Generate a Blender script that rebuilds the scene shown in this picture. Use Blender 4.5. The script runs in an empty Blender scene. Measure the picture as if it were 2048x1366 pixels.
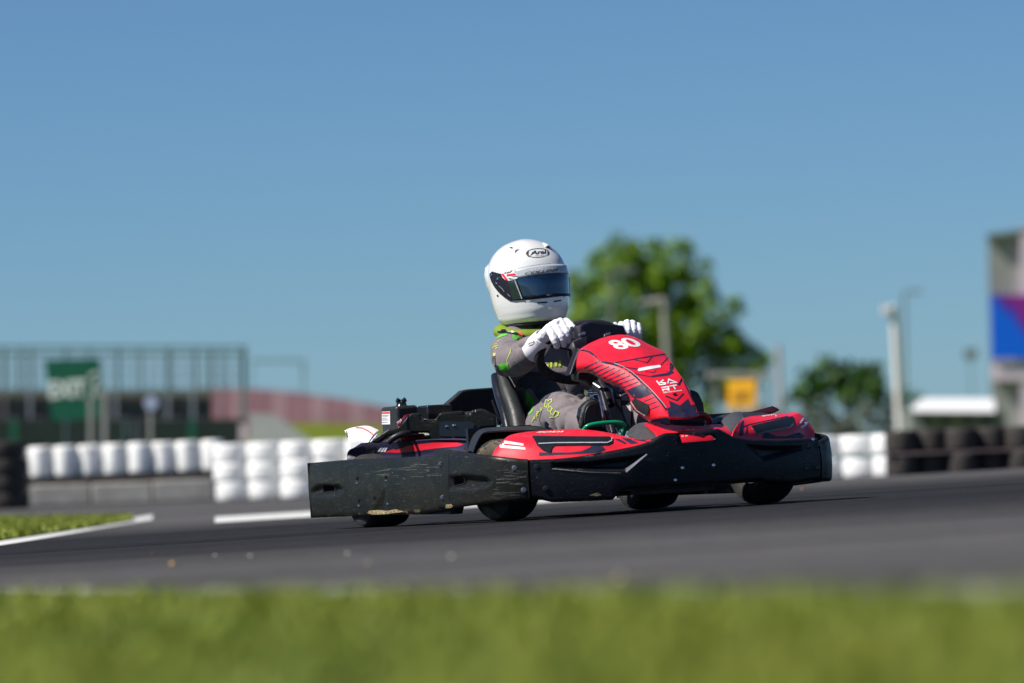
import bpy, bmesh, math, random
import numpy as np
from mathutils import Vector, Matrix, noise
from mathutils.bvhtree import BVHTree
random.seed(7); np.random.seed(7)
SC = bpy.context.scene
COL = SC.collection
V = Vector
R_ = math.radians

# ------------------------------------------------------------------ camera
CAM_H, PITCH, ROLL, BANK = 0.18, 0.02285, 0.0380, 0.02496
FPX = 200 / 36 * 2048
CP = V((0, 0, CAM_H))
CF = V((0, math.cos(PITCH), math.sin(PITCH)))
_r0, _u0 = V((1, 0, 0)), V((0, -math.sin(PITCH), math.cos(PITCH)))
CR = math.cos(ROLL) * _r0 - math.sin(ROLL) * _u0
CU = math.sin(ROLL) * _r0 + math.cos(ROLL) * _u0
cam_d = bpy.data.cameras.new('camera'); cam = bpy.data.objects.new('camera', cam_d); COL.objects.link(cam)
cam_d.lens, cam_d.sensor_width, cam_d.clip_start, cam_d.clip_end = 200, 36, 0.3, 6000
cam.matrix_world = Matrix(((CR.x, CU.x, -CF.x, CP.x), (CR.y, CU.y, -CF.y, CP.y), (CR.z, CU.z, -CF.z, CP.z), (0, 0, 0, 1)))
cam_d.dof.use_dof = True; cam_d.dof.focus_distance = 21.3; cam_d.dof.aperture_fstop = 3.2
SC.camera = cam

# ------------------------------------------------------------------ sky and sun
TO_SUN = V((-0.64, -0.22, 0.76)).normalized()
world = bpy.data.worlds.new('World'); SC.world = world; world.use_nodes = True
wn = world.node_tree; wn.nodes.clear()
sky = wn.nodes.new('ShaderNodeTexSky'); sky.sky_type = 'NISHITA'; sky.sun_disc = False
sky.sun_elevation = math.asin(TO_SUN.z); sky.sun_rotation = math.atan2(TO_SUN.x, TO_SUN.y)
sky.altitude = 0; sky.air_density = 0.6; sky.dust_density = 0.25; sky.ozone_density = 6.0
hsv = wn.nodes.new('ShaderNodeHueSaturation')
hsv.inputs['Saturation'].default_value = 1.0
tint = wn.nodes.new('ShaderNodeMix'); tint.data_type = 'RGBA'; tint.blend_type = 'MULTIPLY'
tint.inputs['Factor'].default_value = 1.0; tint.inputs['B'].default_value = (0.745, 0.935, 1.0, 1)
bg = wn.nodes.new('ShaderNodeBackground'); bg.inputs['Strength'].default_value = 0.0645
wo = wn.nodes.new('ShaderNodeOutputWorld')
wn.links.new(sky.outputs[0], hsv.inputs['Color']); wn.links.new(hsv.outputs[0], tint.inputs['A'])
wn.links.new(tint.outputs['Result'], bg.inputs['Color']); wn.links.new(bg.outputs[0], wo.inputs['Surface'])
sun_d = bpy.data.lights.new('sun', 'SUN'); sun = bpy.data.objects.new('sun', sun_d); COL.objects.link(sun)
sun_d.energy, sun_d.angle, sun_d.color = 4.9, R_(0.53), (1.0, 0.95, 0.88)
sun.rotation_euler = (-TO_SUN).to_track_quat('-Z', 'Y').to_euler(); sun.location = (-8, -2, 12)
SC.view_settings.view_transform = 'Standard'; SC.view_settings.look = 'None'
SC.view_settings.exposure = 0.38; SC.view_settings.gamma = 1.0
SC.render.engine = 'CYCLES'; SC.cycles.use_denoising = True
SC.cycles.max_bounces = 6

# ------------------------------------------------------------------ pixel <-> place
def ray(px, py): return (CF * FPX + CR * (px - 1024) + CU * (683 - py))
def W(px, py, d):                       # world point on a sight line, d metres up the track
    r = ray(px, py); return CP + r * (d / r.y)
def proj(w):
    q = w - CP; z = q.dot(CF)
    return 1024 + FPX * q.dot(CR) / z, 683 - FPX * q.dot(CU) / z
def bank_w(y): 
    s = min(1, max(0, (52 - y) / 18)); return s * s * (3 - 2 * s)
def gz(x, y):                           # height of the ground: the track is banked where the kart turns
    xx = max(-9, min(9, x)); return math.tan(BANK) * xx * bank_w(y)
def G(px, py):
    r = ray(px, py); t = (0 - CP.z) / r.z if r.z < 0 else 500 / r.y
    for _ in range(30):
        p = CP + r * t; dz = p.z - gz(p.x, p.y); t -= dz / r.z * 0.7
    return CP + r * t
YAW, KX, KY = 0.43275853, 0.20154767, 21.63460242
_flat = Matrix(((math.sin(YAW), math.cos(YAW), 0, KX), (-math.cos(YAW), math.sin(YAW), 0, KY), (0, 0, 1, 0), (0, 0, 0, 1)))
KM = Matrix.Translation(CP) @ Matrix.Rotation(-BANK, 4, CF) @ Matrix.Translation(-CP) @ _flat   # kart to world
KI = KM.inverted(); KO = KI @ CP; K3 = KI.to_3x3()
def P(px, py, X=None, Y=None, Z=None):  # kart point on a sight line at a given kart plane
    d = K3 @ ray(px, py)
    i, v = (0, X) if X is not None else (1, Y) if Y is not None else (2, Z)
    return KO + d * ((v - KO[i]) / d[i])
def Q(p): return proj(KM @ V(p))
def interp(pts, x):
    if x <= pts[0][0]: return pts[0][1]
    for (a, b), (c, d) in zip(pts, pts[1:]):
        if x <= c: return b + (d - b) * (x - a) / (c - a) if c > a else d
    return pts[-1][1]

# ------------------------------------------------------------------ materials
MATS = {}
def nd(nt, t, **k):
    n = nt.nodes.new(t)
    for a, b in k.items(): setattr(n, a, b)
    return n
def pm(name, col, rough=0.5, metal=0.0, coat=0.0, var=0.12, scale=20, bump=0.0, bscale=60, spec=0.5, stretch=(1, 1, 1), col2=None, thr=None, sheen=0, trans=0, rvar=0.1):
    m = bpy.data.materials.new(name); m.use_nodes = True; nt = m.node_tree
    b = nt.nodes['Principled BSDF']; L = nt.links.new
    b.inputs['Metallic'].default_value = metal; b.inputs['Coat Weight'].default_value = coat
    b.inputs['Coat Roughness'].default_value = 0.08
    b.inputs['Specular IOR Level'].default_value = spec; b.inputs['Sheen Weight'].default_value = sheen
    b.inputs['Transmission Weight'].default_value = trans
    tc = nd(nt, 'ShaderNodeTexCoord'); mp = nd(nt, 'ShaderNodeMapping'); mp.inputs['Scale'].default_value = stretch
    L(tc.outputs['Object'], mp.inputs['Vector'])
    n1 = nd(nt, 'ShaderNodeTexNoise'); n1.inputs['Scale'].default_value = scale; n1.inputs['Detail'].default_value = 6; n1.inputs['Roughness'].default_value = 0.65
    L(mp.outputs[0], n1.inputs['Vector'])
    rp = nd(nt, 'ShaderNodeValToRGB')
    c = V(col[:3]); lo = c * (1 - var); hi = c * (1 + var)
    if col2 is not None: hi = V(col2[:3]); lo = c
    e = rp.color_ramp.elements
    e[0].position, e[1].position = thr if thr else (0.3, 0.7)
    e[0].color = (*lo, 1); e[1].color = (*[min(1, x) for x in hi], 1)
    L(n1.outputs['Fac'], rp.inputs['Fac']); L(rp.outputs['Color'], b.inputs['Base Color'])
    n2 = nd(nt, 'ShaderNodeTexNoise'); n2.inputs['Scale'].default_value = scale * 2.3; n2.inputs['Detail'].default_value = 4
    L(mp.outputs[0], n2.inputs['Vector'])
    mr = nd(nt, 'ShaderNodeMapRange'); mr.inputs['To Min'].default_value = max(0.02, rough - rvar * rough * 2); mr.inputs['To Max'].default_value = min(1, rough + rvar * rough * 2)
    mr.inputs['From Min'].default_value = 0.3; mr.inputs['From Max'].default_value = 0.7
    L(n2.outputs['Fac'], mr.inputs['Value']); L(mr.outputs[0], b.inputs['Roughness'])
    if bump:
        n3 = nd(nt, 'ShaderNodeTexNoise'); n3.inputs['Scale'].default_value = bscale; n3.inputs['Detail'].default_value = 5
        bp = nd(nt, 'ShaderNodeBump'); bp.inputs['Strength'].default_value = bump; bp.inputs['Distance'].default_value = 0.01
        L(mp.outputs[0], n3.inputs['Vector']); L(n3.outputs['Fac'], bp.inputs['Height']); L(bp.outputs[0], b.inputs['Normal'])
    MATS[name] = m; return m

def scuffed(name, base=(0.009, 0.0095, 0.0075), dust=(0.10, 0.085, 0.05), mud=True):
    # black polyethylene with rubbed streaks, dust and dried mud along the lower edge
    m = pm(name, base, rough=0.40, var=0.2, scale=14, bump=0.08, bscale=90, spec=0.3); nt = m.node_tree; L = nt.links.new
    b = nt.nodes['Principled BSDF']; old = b.inputs['Base Color'].links[0].from_socket
    tc = nd(nt, 'ShaderNodeTexCoord')
    def layer(scale, stretch, lo, hi, col, fac, prev, detail=5, mask=None):
        mp = nd(nt, 'ShaderNodeMapping'); mp.inputs['Scale'].default_value = stretch; L(tc.outputs['Object'], mp.inputs['Vector'])
        n = nd(nt, 'ShaderNodeTexNoise'); n.inputs['Scale'].default_value = scale; n.inputs['Detail'].default_value = detail; n.inputs['Roughness'].default_value = 0.7
        L(mp.outputs[0], n.inputs['Vector'])
        r = nd(nt, 'ShaderNodeMapRange'); r.inputs['From Min'].default_value = lo; r.inputs['From Max'].default_value = hi; r.inputs['To Max'].default_value = fac
        L(n.outputs['Fac'], r.inputs['Value']); out = r.outputs[0]
        if mask is not None:
            mu = nd(nt, 'ShaderNodeMath', operation='MULTIPLY'); L(out, mu.inputs[0]); L(mask, mu.inputs[1]); out = mu.outputs[0]
        mx = nd(nt, 'ShaderNodeMix', data_type='RGBA'); mx.inputs['B'].default_value = (*col, 1)
        L(out, mx.inputs['Factor']); L(prev, mx.inputs['A']); return mx.outputs['Result']
    c = layer(3.5, (1, 1, 2), 0.45, 0.78, dust, 0.16, old)
    c = layer(9, (1.2, 1.2, 16), 0.60, 0.72, (0.12, 0.12, 0.11), 0.40, c)
    c = layer(34, (0.5, 0.5, 7), 0.66, 0.74, (0.42, 0.42, 0.40), 0.6, c)
    c = layer(120, (1, 1, 1), 0.70, 0.76, (0.3, 0.29, 0.26), 0.7, c, 2)
    if mud:
        sp = nd(nt, 'ShaderNodeSeparateXYZ'); L(tc.outputs['Object'], sp.inputs[0])
        r = nd(nt, 'ShaderNodeMapRange'); r.inputs['From Min'].default_value = 0.0645; r.inputs['From Max'].default_value = 0.05
        L(sp.outputs['Z'], r.inputs['Value'])
        c = layer(7, (1, 1, 2), 0.55, 0.6, (0.32, 0.25, 0.14), 0.9, c, 6, r.outputs[0])
    L(c, b.inputs['Base Color']); return m

M_plastic = scuffed('scuffed_black_plastic')
M_plasticf = scuffed('front_black_plastic', base=(0.007, 0.008, 0.011), dust=(0.05, 0.05, 0.045))
M_black = pm('black_gloss', (0.012, 0.012, 0.015), 0.22, coat=0.3)
M_satin = pm('black_satin', (0.020, 0.021, 0.024), 0.42, bump=0.05)
M_rubber = pm('tyre_rubber', (0.017, 0.017, 0.018), 0.75, bump=0.3, bscale=120, col2=(0.055, 0.048, 0.038), thr=(0.45, 0.8))
M_tyredust = pm('dusty_tread', (0.13, 0.10, 0.065), 0.9, bump=0.4, bscale=80, col2=(0.05, 0.045, 0.035))
M_red = pm('red_gelcoat', (0.80, 0.014, 0.036), 0.40, coat=0.2, var=0.13, scale=9, bump=0.015, bscale=200)
M_navy = pm('navy_print', (0.018, 0.018, 0.050), 0.55, var=0.15, spec=0.35)
M_white = pm('white_print', (0.82, 0.82, 0.84), 0.4, var=0.03)
M_wgrey = pm('grey_print', (0.45, 0.47, 0.5), 0.35, var=0.05)
M_steel = pm('polished_steel', (0.75, 0.75, 0.78), 0.16, metal=1.0)
M_darksteel = pm('dark_steel', (0.08, 0.08, 0.09), 0.35, metal=0.8)
M_rim = pm('aluminium_rim', (0.4, 0.4, 0.42), 0.4, metal=1.0)
M_green = pm('green_pedal_paint', (0.0, 0.26, 0.11), 0.3, coat=0.3)
M_redpaint = pm('red_pedal_paint', (0.38, 0.01, 0.01), 0.35, coat=0.2)
M_suit = pm('grey_suit_cloth', (0.175, 0.145, 0.152), 0.85, var=0.12, scale=30, bump=0.07, bscale=260, sheen=0.2)
M_suitdark = pm('dark_suit_cloth', (0.030, 0.026, 0.038), 0.8, bump=0.2, bscale=160, sheen=0.2)
M_suitgreen = pm('green_suit_panel', (0.10, 0.50, 0.035), 0.75, var=0.08, bump=0.15, bscale=160)
M_lime = pm('lime_print', (0.50, 0.62, 0.05), 0.6, var=0.1)
M_limef = pm('lime_collar', (0.17, 0.25, 0.01), 0.6, var=0.1)
M_orange = pm('orange_print', (0.75, 0.10, 0.02), 0.6)
M_glove = pm('white_glove', (0.84, 0.82, 0.88), 0.65, var=0.05, scale=40, bump=0.05, bscale=260, sheen=0.1)
M_shell = pm('helmet_white', (0.80, 0.80, 0.80), 0.16, coat=0.8, var=0.01)
M_visor = pm('smoked_visor', (0.010, 0.034, 0.085), 0.05, spec=0.8, coat=0.4, var=0.05)
M_trim = pm('black_trim', (0.012, 0.010, 0.020), 0.4)
M_shoe = pm('black_shoe_sole', (0.020, 0.021, 0.022), 0.6, bump=0.3, bscale=90)

# ------------------------------------------------------------------ mesh helpers
def link(o, parent=None):
    COL.objects.link(o)
    if parent is not None: o.parent = parent
    return o
def thing(name, label, cat, loc=(0, 0, 0), group=None, M=None):
    o = bpy.data.objects.new(name, None); o.empty_display_size = 0.2; COL.objects.link(o)
    if M is not None: o.matrix_world = M
    else: o.location = loc
    o['label'] = label; o['category'] = cat
    if group: o['group'] = group
    return o
def tag(o, label=None, cat=None, group=None, kind=None):
    for k, v in (('label', label), ('category', cat), ('group', group), ('kind', kind)):
        if v: o[k] = v
    return o
def mk(name, verts, faces, mat, parent=None, smooth=True, sharp=40, org=None, loc=None, fix=True):
    me = bpy.data.meshes.new(name)
    if org is not None: verts = [V(v) - V(org) for v in verts]
    me.from_pydata([tuple(v) for v in verts], [], [tuple(f) for f in faces])
    if fix:
        bm = bmesh.new(); bm.from_mesh(me); bmesh.ops.recalc_face_normals(bm, faces=bm.faces); bm.to_mesh(me); bm.free()
    me.update()
    if smooth:
        me.shade_smooth()
        if sharp: me.set_sharp_from_angle(angle=R_(sharp))
    me.materials.append(mat)
    o = bpy.data.objects.new(name, me); link(o, parent)
    if loc is not None: o.location = loc
    return o
def from_bm(name, bm, mat, parent=None, smooth=True, sharp=40, loc=None):
    me = bpy.data.meshes.new(name); bm.to_mesh(me); bm.free()
    if smooth:
        me.shade_smooth()
        if sharp: me.set_sharp_from_angle(angle=R_(sharp))
    me.materials.append(mat)
    o = bpy.data.objects.new(name, me); link(o, parent)
    if loc is not None: o.location = loc
    return o
class MB:
    def __init__(s): s.v, s.f = [], []
    def add(s, v, f):
        n = len(s.v); s.v += [V(x) for x in v]; s.f += [tuple(i + n for i in q) for q in f]
    def grid(s, rows, cu=False, cv=False):
        n, m = len(rows), len(rows[0]); base = len(s.v)
        for r in rows: s.v += [V(p) for p in r]
        for i in range(n if cu else n - 1):
            for j in range(m if cv else m - 1):
                a, b = i, (i + 1) % n; c, d = j, (j + 1) % m
                s.f.append((base + a * m + c, base + a * m + d, base + b * m + d, base + b * m + c))
    def tube(s, pts, r, seg=10, closed=False, cap=True, squash=None, up=None):
        pts = [V(p) for p in pts]; n = len(pts); rr = r if isinstance(r, (list, tuple)) else [r] * n
        rows = []; prev = None
        for i, p in enumerate(pts):
            a = pts[i - 1] if (i > 0 or closed) else p; b = pts[(i + 1) % n] if (i < n - 1 or closed) else p
            t = (b - a).normalized()
            ref = V(up) if up is not None else (prev if prev is not None else (V((0, 0, 1)) if abs(t.z) < 0.9 else V((1, 0, 0))))
            u = (ref - t * ref.dot(t)).normalized(); w = t.cross(u); prev = u
            k = squash if squash else 1
            rows.append([p + (u * math.cos(x) * k + w * math.sin(x)) * rr[i] for x in [2 * math.pi * j / seg for j in range(seg)]])
        b0 = len(s.v); s.grid(rows, cu=closed, cv=True)
        if cap and not closed:
            s.f.append(tuple(b0 + j for j in range(seg))[::-1]); s.f.append(tuple(b0 + (n - 1) * seg + j for j in range(seg)))
    def box(s, c, sz, M=None):
        c, h = V(c), V(sz) / 2
        v = [V((x, y, z)) for x in (-h.x, h.x) for y in (-h.y, h.y) for z in (-h.z, h.z)]
        v = [(M @ p if M else p) + c for p in v]
        s.add(v, [(0, 1, 3, 2), (4, 6, 7, 5), (0, 4, 5, 1), (2, 3, 7, 6), (0, 2, 6, 4), (1, 5, 7, 3)])
    def beam(s, a, b, w, h=None, up=(0, 0, 1)):
        a, b = V(a), V(b); h = h or w; t = (b - a); l = t.length; t.normalize()
        u = V(up); u = (u - t * u.dot(t)); u = u.normalized() if u.length > 1e-4 else V((1, 0, 0)); x = t.cross(u)
        v = [p + x * sx * w / 2 + u * su * h / 2 for p in (a, b) for sx in (-1, 1) for su in (-1, 1)]
        s.add(v, [(0, 1, 3, 2), (4, 6, 7, 5), (0, 4, 5, 1), (2, 3, 7, 6), (0, 2, 6, 4), (1, 5, 7, 3)])
    def prism(s, poly, off):               # poly: 3D loop, off: extrusion vector
        n = len(poly); off = V(off); v = [V(p) for p in poly] + [V(p) + off for p in poly]
        f = [tuple(range(n))[::-1], tuple(range(n, 2 * n))] + [(i, (i + 1) % n, n + (i + 1) % n, n + i) for i in range(n)]
        s.add(v, f)
    def lathe(s, prof, M, seg=32, close=True):
        rows = [[M @ V((r * math.cos(a), r * math.sin(a), h)) for a in [2 * math.pi * j / seg for j in range(seg)]] for r, h in prof]
        s.grid(rows, cu=close, cv=True)
    def build(s, name, mat, parent=None, smooth=True, sharp=40, org=None, loc=None, bevel=0, seg=2):
        o = mk(name, s.v, s.f, mat, parent, smooth, sharp, org, loc)
        if bevel:
            b = o.modifiers.new('bevel', 'BEVEL'); b.width = bevel; b.segments = seg; b.limit_method = 'ANGLE'; b.angle_limit = R_(35)
        return o
def cr(p0, p1, p2, p3, t):
    return 0.5 * ((2 * p1) + (p2 - p0) * t + (2 * p0 - 5 * p1 + 4 * p2 - p3) * t * t + (3 * p1 - p0 - 3 * p2 + p3) * t ** 3)
def spline(pts, n, closed=False):
    pts = [V(p) if not isinstance(p, (int, float)) else p for p in pts]; m = len(pts); out = []
    segs = m if closed else m - 1
    for k in range(n):
        u = k / (n if closed else n - 1) * segs; i = min(int(u), segs - 1); t = u - i
        g = (lambda j: pts[j % m]) if closed else (lambda j: pts[j] if 0 <= j < m else (pts[0] * 2 - pts[1] if j < 0 else pts[-1] * 2 - pts[-2]))
        out.append(cr(g(i - 1), g(i), g(i + 1), g(i + 2), t))
    return out
def surf(ctrl, nu, nv):
    rows = [spline(r, nv) for r in ctrl]
    cols = [spline([r[j] for r in rows], nu) for j in range(nv)]
    return [[cols[j][i] for j in range(nv)] for i in range(nu)]
def patch(name, ctrl, nu, nv, mat, parent, thick=0.006, sharp=40, mirror=False):
    g = surf(ctrl, nu, nv)
    if mirror: g = [[V((p.x, -p.y, p.z)) for p in r] for r in g]
    n, m = nu, nv; N = []
    for i in range(n):
        row = []
        for j in range(m):
            a = g[min(i + 1, n - 1)][j] - g[max(i - 1, 0)][j]; b = g[i][min(j + 1, m - 1)] - g[i][max(j - 1, 0)]
            q = a.cross(b); q = q.normalized() if q.length > 1e-9 else V((0, 0, 1)); row.append(q)
        N.append(row)
    mid = N[n // 2][m // 2]; toc = (KO - g[n // 2][m // 2])
    if mirror: toc = V((toc.x, -toc.y, toc.z))
    sg = 1 if mid.dot(toc) > 0 else -1
    back = [[g[i][j] - N[i][j] * sg * thick for j in range(m)] for i in range(n)]
    b = MB(); b.grid(g); b.grid(back); k = n * m
    idx = [(0, j) for j in range(m)] + [(i, m - 1) for i in range(1, n)] + [(n - 1, j) for j in range(m - 2, -1, -1)] + [(i, 0) for i in range(n - 2, 0, -1)]
    ids = [i * m + j for i, j in idx]
    for x, y in zip(ids, ids[1:] + ids[:1]): b.f.append((x, y, y + k, x + k))
    return b.build(name, mat, parent, sharp=sharp)

# ------------------------------------------------------------------ prints that lie on a surface
def bvh(*objs):
    v, f = [], []
    for o in objs:
        n = len(v); v += [x.co.copy() for x in o.data.vertices]; f += [tuple(i + n for i in p.vertices) for p in o.data.polygons]
    return BVHTree.FromPolygons(v, f)
def cast(tree, px, py, lift=0.0015, ref=None):
    d = (K3 @ ray(px, py)).normalized(); h = tree.ray_cast(KO, d)
    if h[0] is None:
        if ref is None: return None
        q = KO + d * ref; h = tree.find_nearest(q)
        if h[0] is None: return None
    n = h[1]
    if n.dot(d) > 0: n = -n
    return h[0] + n * lift
def lay(name, verts, faces, tree, mat, parent, lift=0.0015, grid=5, mirror=False, thick=0.0):
    bm = bmesh.new(); vs = [bm.verts.new((x, y, 0)) for x, y in verts]
    for f in faces:
        try: bm.faces.new([vs[i] for i in f])
        except ValueError: pass
    if grid:
        xs = [v[0] for v in verts]; ys = [v[1] for v in verts]
        for ax, lo, hi in ((0, min(xs), max(xs)), (1, min(ys), max(ys))):
            k = math.floor(lo / grid) * grid + grid
            while k < hi:
                co = (k, 0, 0) if ax == 0 else (0, k, 0); no = (1, 0, 0) if ax == 0 else (0, 1, 0)
                bmesh.ops.bisect_plane(bm, geom=bm.verts[:] + bm.edges[:] + bm.faces[:], plane_co=co, plane_no=no, dist=1e-4)
                k += grid
        bmesh.ops.triangulate(bm, faces=[f for f in bm.faces if len(f.verts) > 4])
    refs = []
    for v in bm.verts:
        h = cast(tree, v.co.x, v.co.y, lift)
        if h: refs.append((h - KO).length)
    if not refs: bm.free(); print('NO HIT', name); return None
    ref = sorted(refs)[len(refs) // 2]
    for v in bm.verts:
        h = cast(tree, v.co.x, v.co.y, lift, ref)
        v.co = h if h else KO + (K3 @ ray(v.co.x, v.co.y)).normalized() * ref
    if mirror:
        for v in bm.verts: v.co.y = -v.co.y
    if thick:
        r = bmesh.ops.solidify(bm, geom=bm.faces[:], thickness=thick)
        bmesh.ops.recalc_face_normals(bm, faces=bm.faces)
    return from_bm(name, bm, mat, parent, sharp=30 if thick else 0)
def poly(name, pts, tree, mat, parent, **k): return lay(name, pts, [tuple(range(len(pts)))], tree, mat, parent, **k)
def stroke2d(lines, w, closed=False):
    vs, fs = [], []
    for ln in lines:
        ww = w
        if isinstance(ln, tuple) and isinstance(ln[0], list): ln, ww = ln
        n = len(ln); L = []
        for i in range(n):
            a = ln[i - 1] if (i > 0 or closed) else ln[i]; b = ln[(i + 1) % n] if (i < n - 1 or closed) else ln[i]
            p = ln[i]
            d1 = V((p[0] - a[0], p[1] - a[1])); d2 = V((b[0] - p[0], b[1] - p[1]))
            if d1.length < 1e-6: d1 = d2
            if d2.length < 1e-6: d2 = d1
            d1.normalize(); d2.normalize(); t = (d1 + d2)
            t = t.normalized() if t.length > 1e-3 else d1
            nn = V((-t.y, t.x)); k = ww / 2 / max(0.45, nn.dot(V((-d1.y, d1.x))))
            L.append(((p[0] + nn.x * k, p[1] + nn.y * k), (p[0] - nn.x * k, p[1] - nn.y * k)))
        b0 = len(vs)
        for a, b in L: vs += [a, b]
        for i in range(n if closed else n - 1):
            j = (i + 1) % n; fs.append((b0 + 2 * i, b0 + 2 * j, b0 + 2 * j + 1, b0 + 2 * i + 1))
    return vs, fs
def strokes(name, lines, w, tree, mat, parent, closed=False, **k):
    v, f = stroke2d(lines, w, closed); return lay(name, v, f, tree, mat, parent, **k)
def text2d(s, quad=None, bold=0.0, shear=0.0, space=1.0):
    cu = bpy.data.curves.new('t', 'FONT'); cu.body = s; cu.offset = bold; cu.shear = shear; cu.space_character = space; cu.resolution_u = 4
    ob = bpy.data.objects.new('t', cu); COL.objects.link(ob)
    dg = bpy.context.evaluated_depsgraph_get(); me = ob.evaluated_get(dg).to_mesh()
    v = [(q.co.x, q.co.y) for q in me.vertices]; f = [tuple(p.vertices) for p in me.polygons]
    ob.evaluated_get(dg).to_mesh_clear(); bpy.data.objects.remove(ob); bpy.data.curves.remove(cu)
    x0, x1 = min(a for a, _ in v), max(a for a, _ in v); y0, y1 = min(b for _, b in v), max(b for _, b in v)
    v = [((a - x0) / (x1 - x0), (b - y0) / (y1 - y0)) for a, b in v]
    if quad is None: return v, f
    bl, br, tr, tl = quad
    def mp(a, b): return tuple(bl[i] * (1 - a) * (1 - b) + br[i] * a * (1 - b) + tr[i] * a * b + tl[i] * (1 - a) * b for i in (0, 1))
    return [mp(a, b) for a, b in v], f
def lettering(name, s, quad, tree, mat, parent, bold=0.0, shear=0.0, space=1.0, **k):
    v, f = text2d(s, quad, bold, shear, space); return lay(name, v, f, tree, mat, parent, **k)
def zc(scale, ox, oy): return lambda *pts: [(ox + x / scale, oy + y / scale) for x, y in pts]   # enlarged-view coordinates to picture pixels
def arc(c, rx, ry, a0, a1, n, tilt=0):
    o = []
    for i in range(n):
        a = R_(a0 + (a1 - a0) * i / (n - 1)); x, y = rx * math.cos(a), ry * math.sin(a); ct, st = math.cos(R_(tilt)), math.sin(R_(tilt))
        o.append((c[0] + x * ct - y * st, c[1] + x * st + y * ct))
    return o

# ================================================================== SETTING
def lines(*segs):
    o = []
    for a, b, n in segs: o += [a + (b - a) * i / n for i in range(n)]
    return o + [segs[-1][1]]
def sheet(name, xs, ys, mat, dz, kind='structure', zf=gz):
    b = MB(); b.grid([[V((x, y, zf(x, y) + dz)) for x in xs] for y in ys])
    o = b.build(name, mat, smooth=True, sharp=0)
    for p in o.data.polygons:
        if p.normal.z < 0: o.data.flip_normals(); break
    return tag(o, kind=kind)
M_grassbase = pm('grass_ground', (0.085, 0.125, 0.008), 0.95, var=0.3, scale=1.2, bump=0.5, bscale=30, col2=(0.16, 0.18, 0.02), spec=0.1)
xs = lines((-3000, -60, 8), (-60, -9, 6), (-9, 9, 24), (9, 60, 6), (60, 3000, 8))
ys = lines((-60, 0, 3), (0, 34, 17), (34, 52, 18), (52, 200, 8), (200, 5000, 8))
sheet('ground', xs, ys, M_grassbase, -0.008)

# asphalt: one band of rubbered-in dark tarmac on a paler, stony surface
def asphalt():
    m = pm('asphalt', (0.130, 0.124, 0.122), 0.9, var=0.55, scale=70, bump=1.0, bscale=120, spec=0.12); nt = m.node_tree; L = nt.links.new
    b = nt.nodes['Principled BSDF']; old = b.inputs['Base Color'].links[0].from_socket
    tc = nd(nt, 'ShaderNodeTexCoord')
    def nz(scale, st, lo, hi, rz=0.0):
        mp = nd(nt, 'ShaderNodeMapping'); mp.inputs['Scale'].default_value = st; mp.inputs['Rotation'].default_value = (0, 0, rz); L(tc.outputs['Object'], mp.inputs['Vector'])
        n = nd(nt, 'ShaderNodeTexNoise'); n.inputs['Scale'].default_value = scale; n.inputs['Detail'].default_value = 6; n.inputs['Roughness'].default_value = 0.7; L(mp.outputs[0], n.inputs['Vector'])
        r = nd(nt, 'ShaderNodeMapRange'); r.inputs['From Min'].default_value = lo; r.inputs['From Max'].default_value = hi; L(n.outputs['Fac'], r.inputs['Value']); return r.outputs[0]
    def mix(fac, a, col):
        mx = nd(nt, 'ShaderNodeMix', data_type='RGBA', blend_type='MULTIPLY'); mx.inputs['B'].default_value = (*col, 1); L(fac, mx.inputs['Factor']); L(a, mx.inputs['A']); return mx.outputs['Result']
    sp = nd(nt, 'ShaderNodeSeparateXYZ'); L(tc.outputs['Object'], sp.inputs[0])
    near = nd(nt, 'ShaderNodeMapRange'); near.inputs['From Min'].default_value = 11.8; near.inputs['From Max'].default_value = 18.0
    wob = nd(nt, 'ShaderNodeMath', operation='MULTIPLY_ADD'); wob.inputs[1].default_value = 0.22; L(sp.outputs['X'], wob.inputs[0]); L(sp.outputs['Y'], wob.inputs[2])
    L(wob.outputs[0], near.inputs['Value'])
    far = nd(nt, 'ShaderNodeMapRange'); far.inputs['From Min'].default_value = 34; far.inputs['From Max'].default_value = 25; L(wob.outputs[0], far.inputs['Value'])
    band = nd(nt, 'ShaderNodeMath', operation='MULTIPLY'); L(near.outputs[0], band.inputs[0]); L(far.outputs[0], band.inputs[1])
    c = mix(nz(1.0, (0.07, 0.8, 1), 0.38, 0.66, 0.05), old, (0.60, 0.60, 0.62))
    c = mix(nz(1.0, (0.12, 2.6, 1), 0.5, 0.62, 0.08), c, (0.50, 0.50, 0.53))
    c = mix(nz(9, (1, 0.5, 1), 0.45, 0.75), c, (0.7, 0.7, 0.7))
    c = mix(band.outputs[0], c, (0.25, 0.255, 0.285))
    L(c, b.inputs['Base Color']); return m
M_asph = asphalt()
e0, e1 = G(0, 1190), G(2048, 1197)
def edge_y(x): return e0.y + (e1.y - e0.y) * (x - e0.x) / (e1.x - e0.x)
b = MB(); tx = lines((-40, -9, 6), (-9, 9, 24), (9, 40, 6)); ty = [i / 60 for i in range(61)]
b.grid([[V((x, edge_y(max(-4, min(4, x))) + (62 - edge_y(max(-4, min(4, x)))) * t ** 1.4, 0)) for x in tx] for t in ty])
for v in b.v: v.z = gz(v.x, v.y)
tag(b.build('race_track', M_asph, sharp=0), kind='structure')
M_line = pm('white_road_paint', (0.62, 0.62, 0.60), 0.8, var=0.2, scale=25, bump=0.3)
def strip(name, pts, dz=0.004, mat=M_line):
    # pts: pairs of ground points (near, far)
    rows = []
    for a, c in pts: rows.append([V((p.x, p.y, gz(p.x, p.y) + dz)) for p in [a.lerp(c, k / 3) for k in range(4)]])
    n = MB(); n.grid(rows); return tag(n.build(name, mat, sharp=0), kind='structure')
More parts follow.
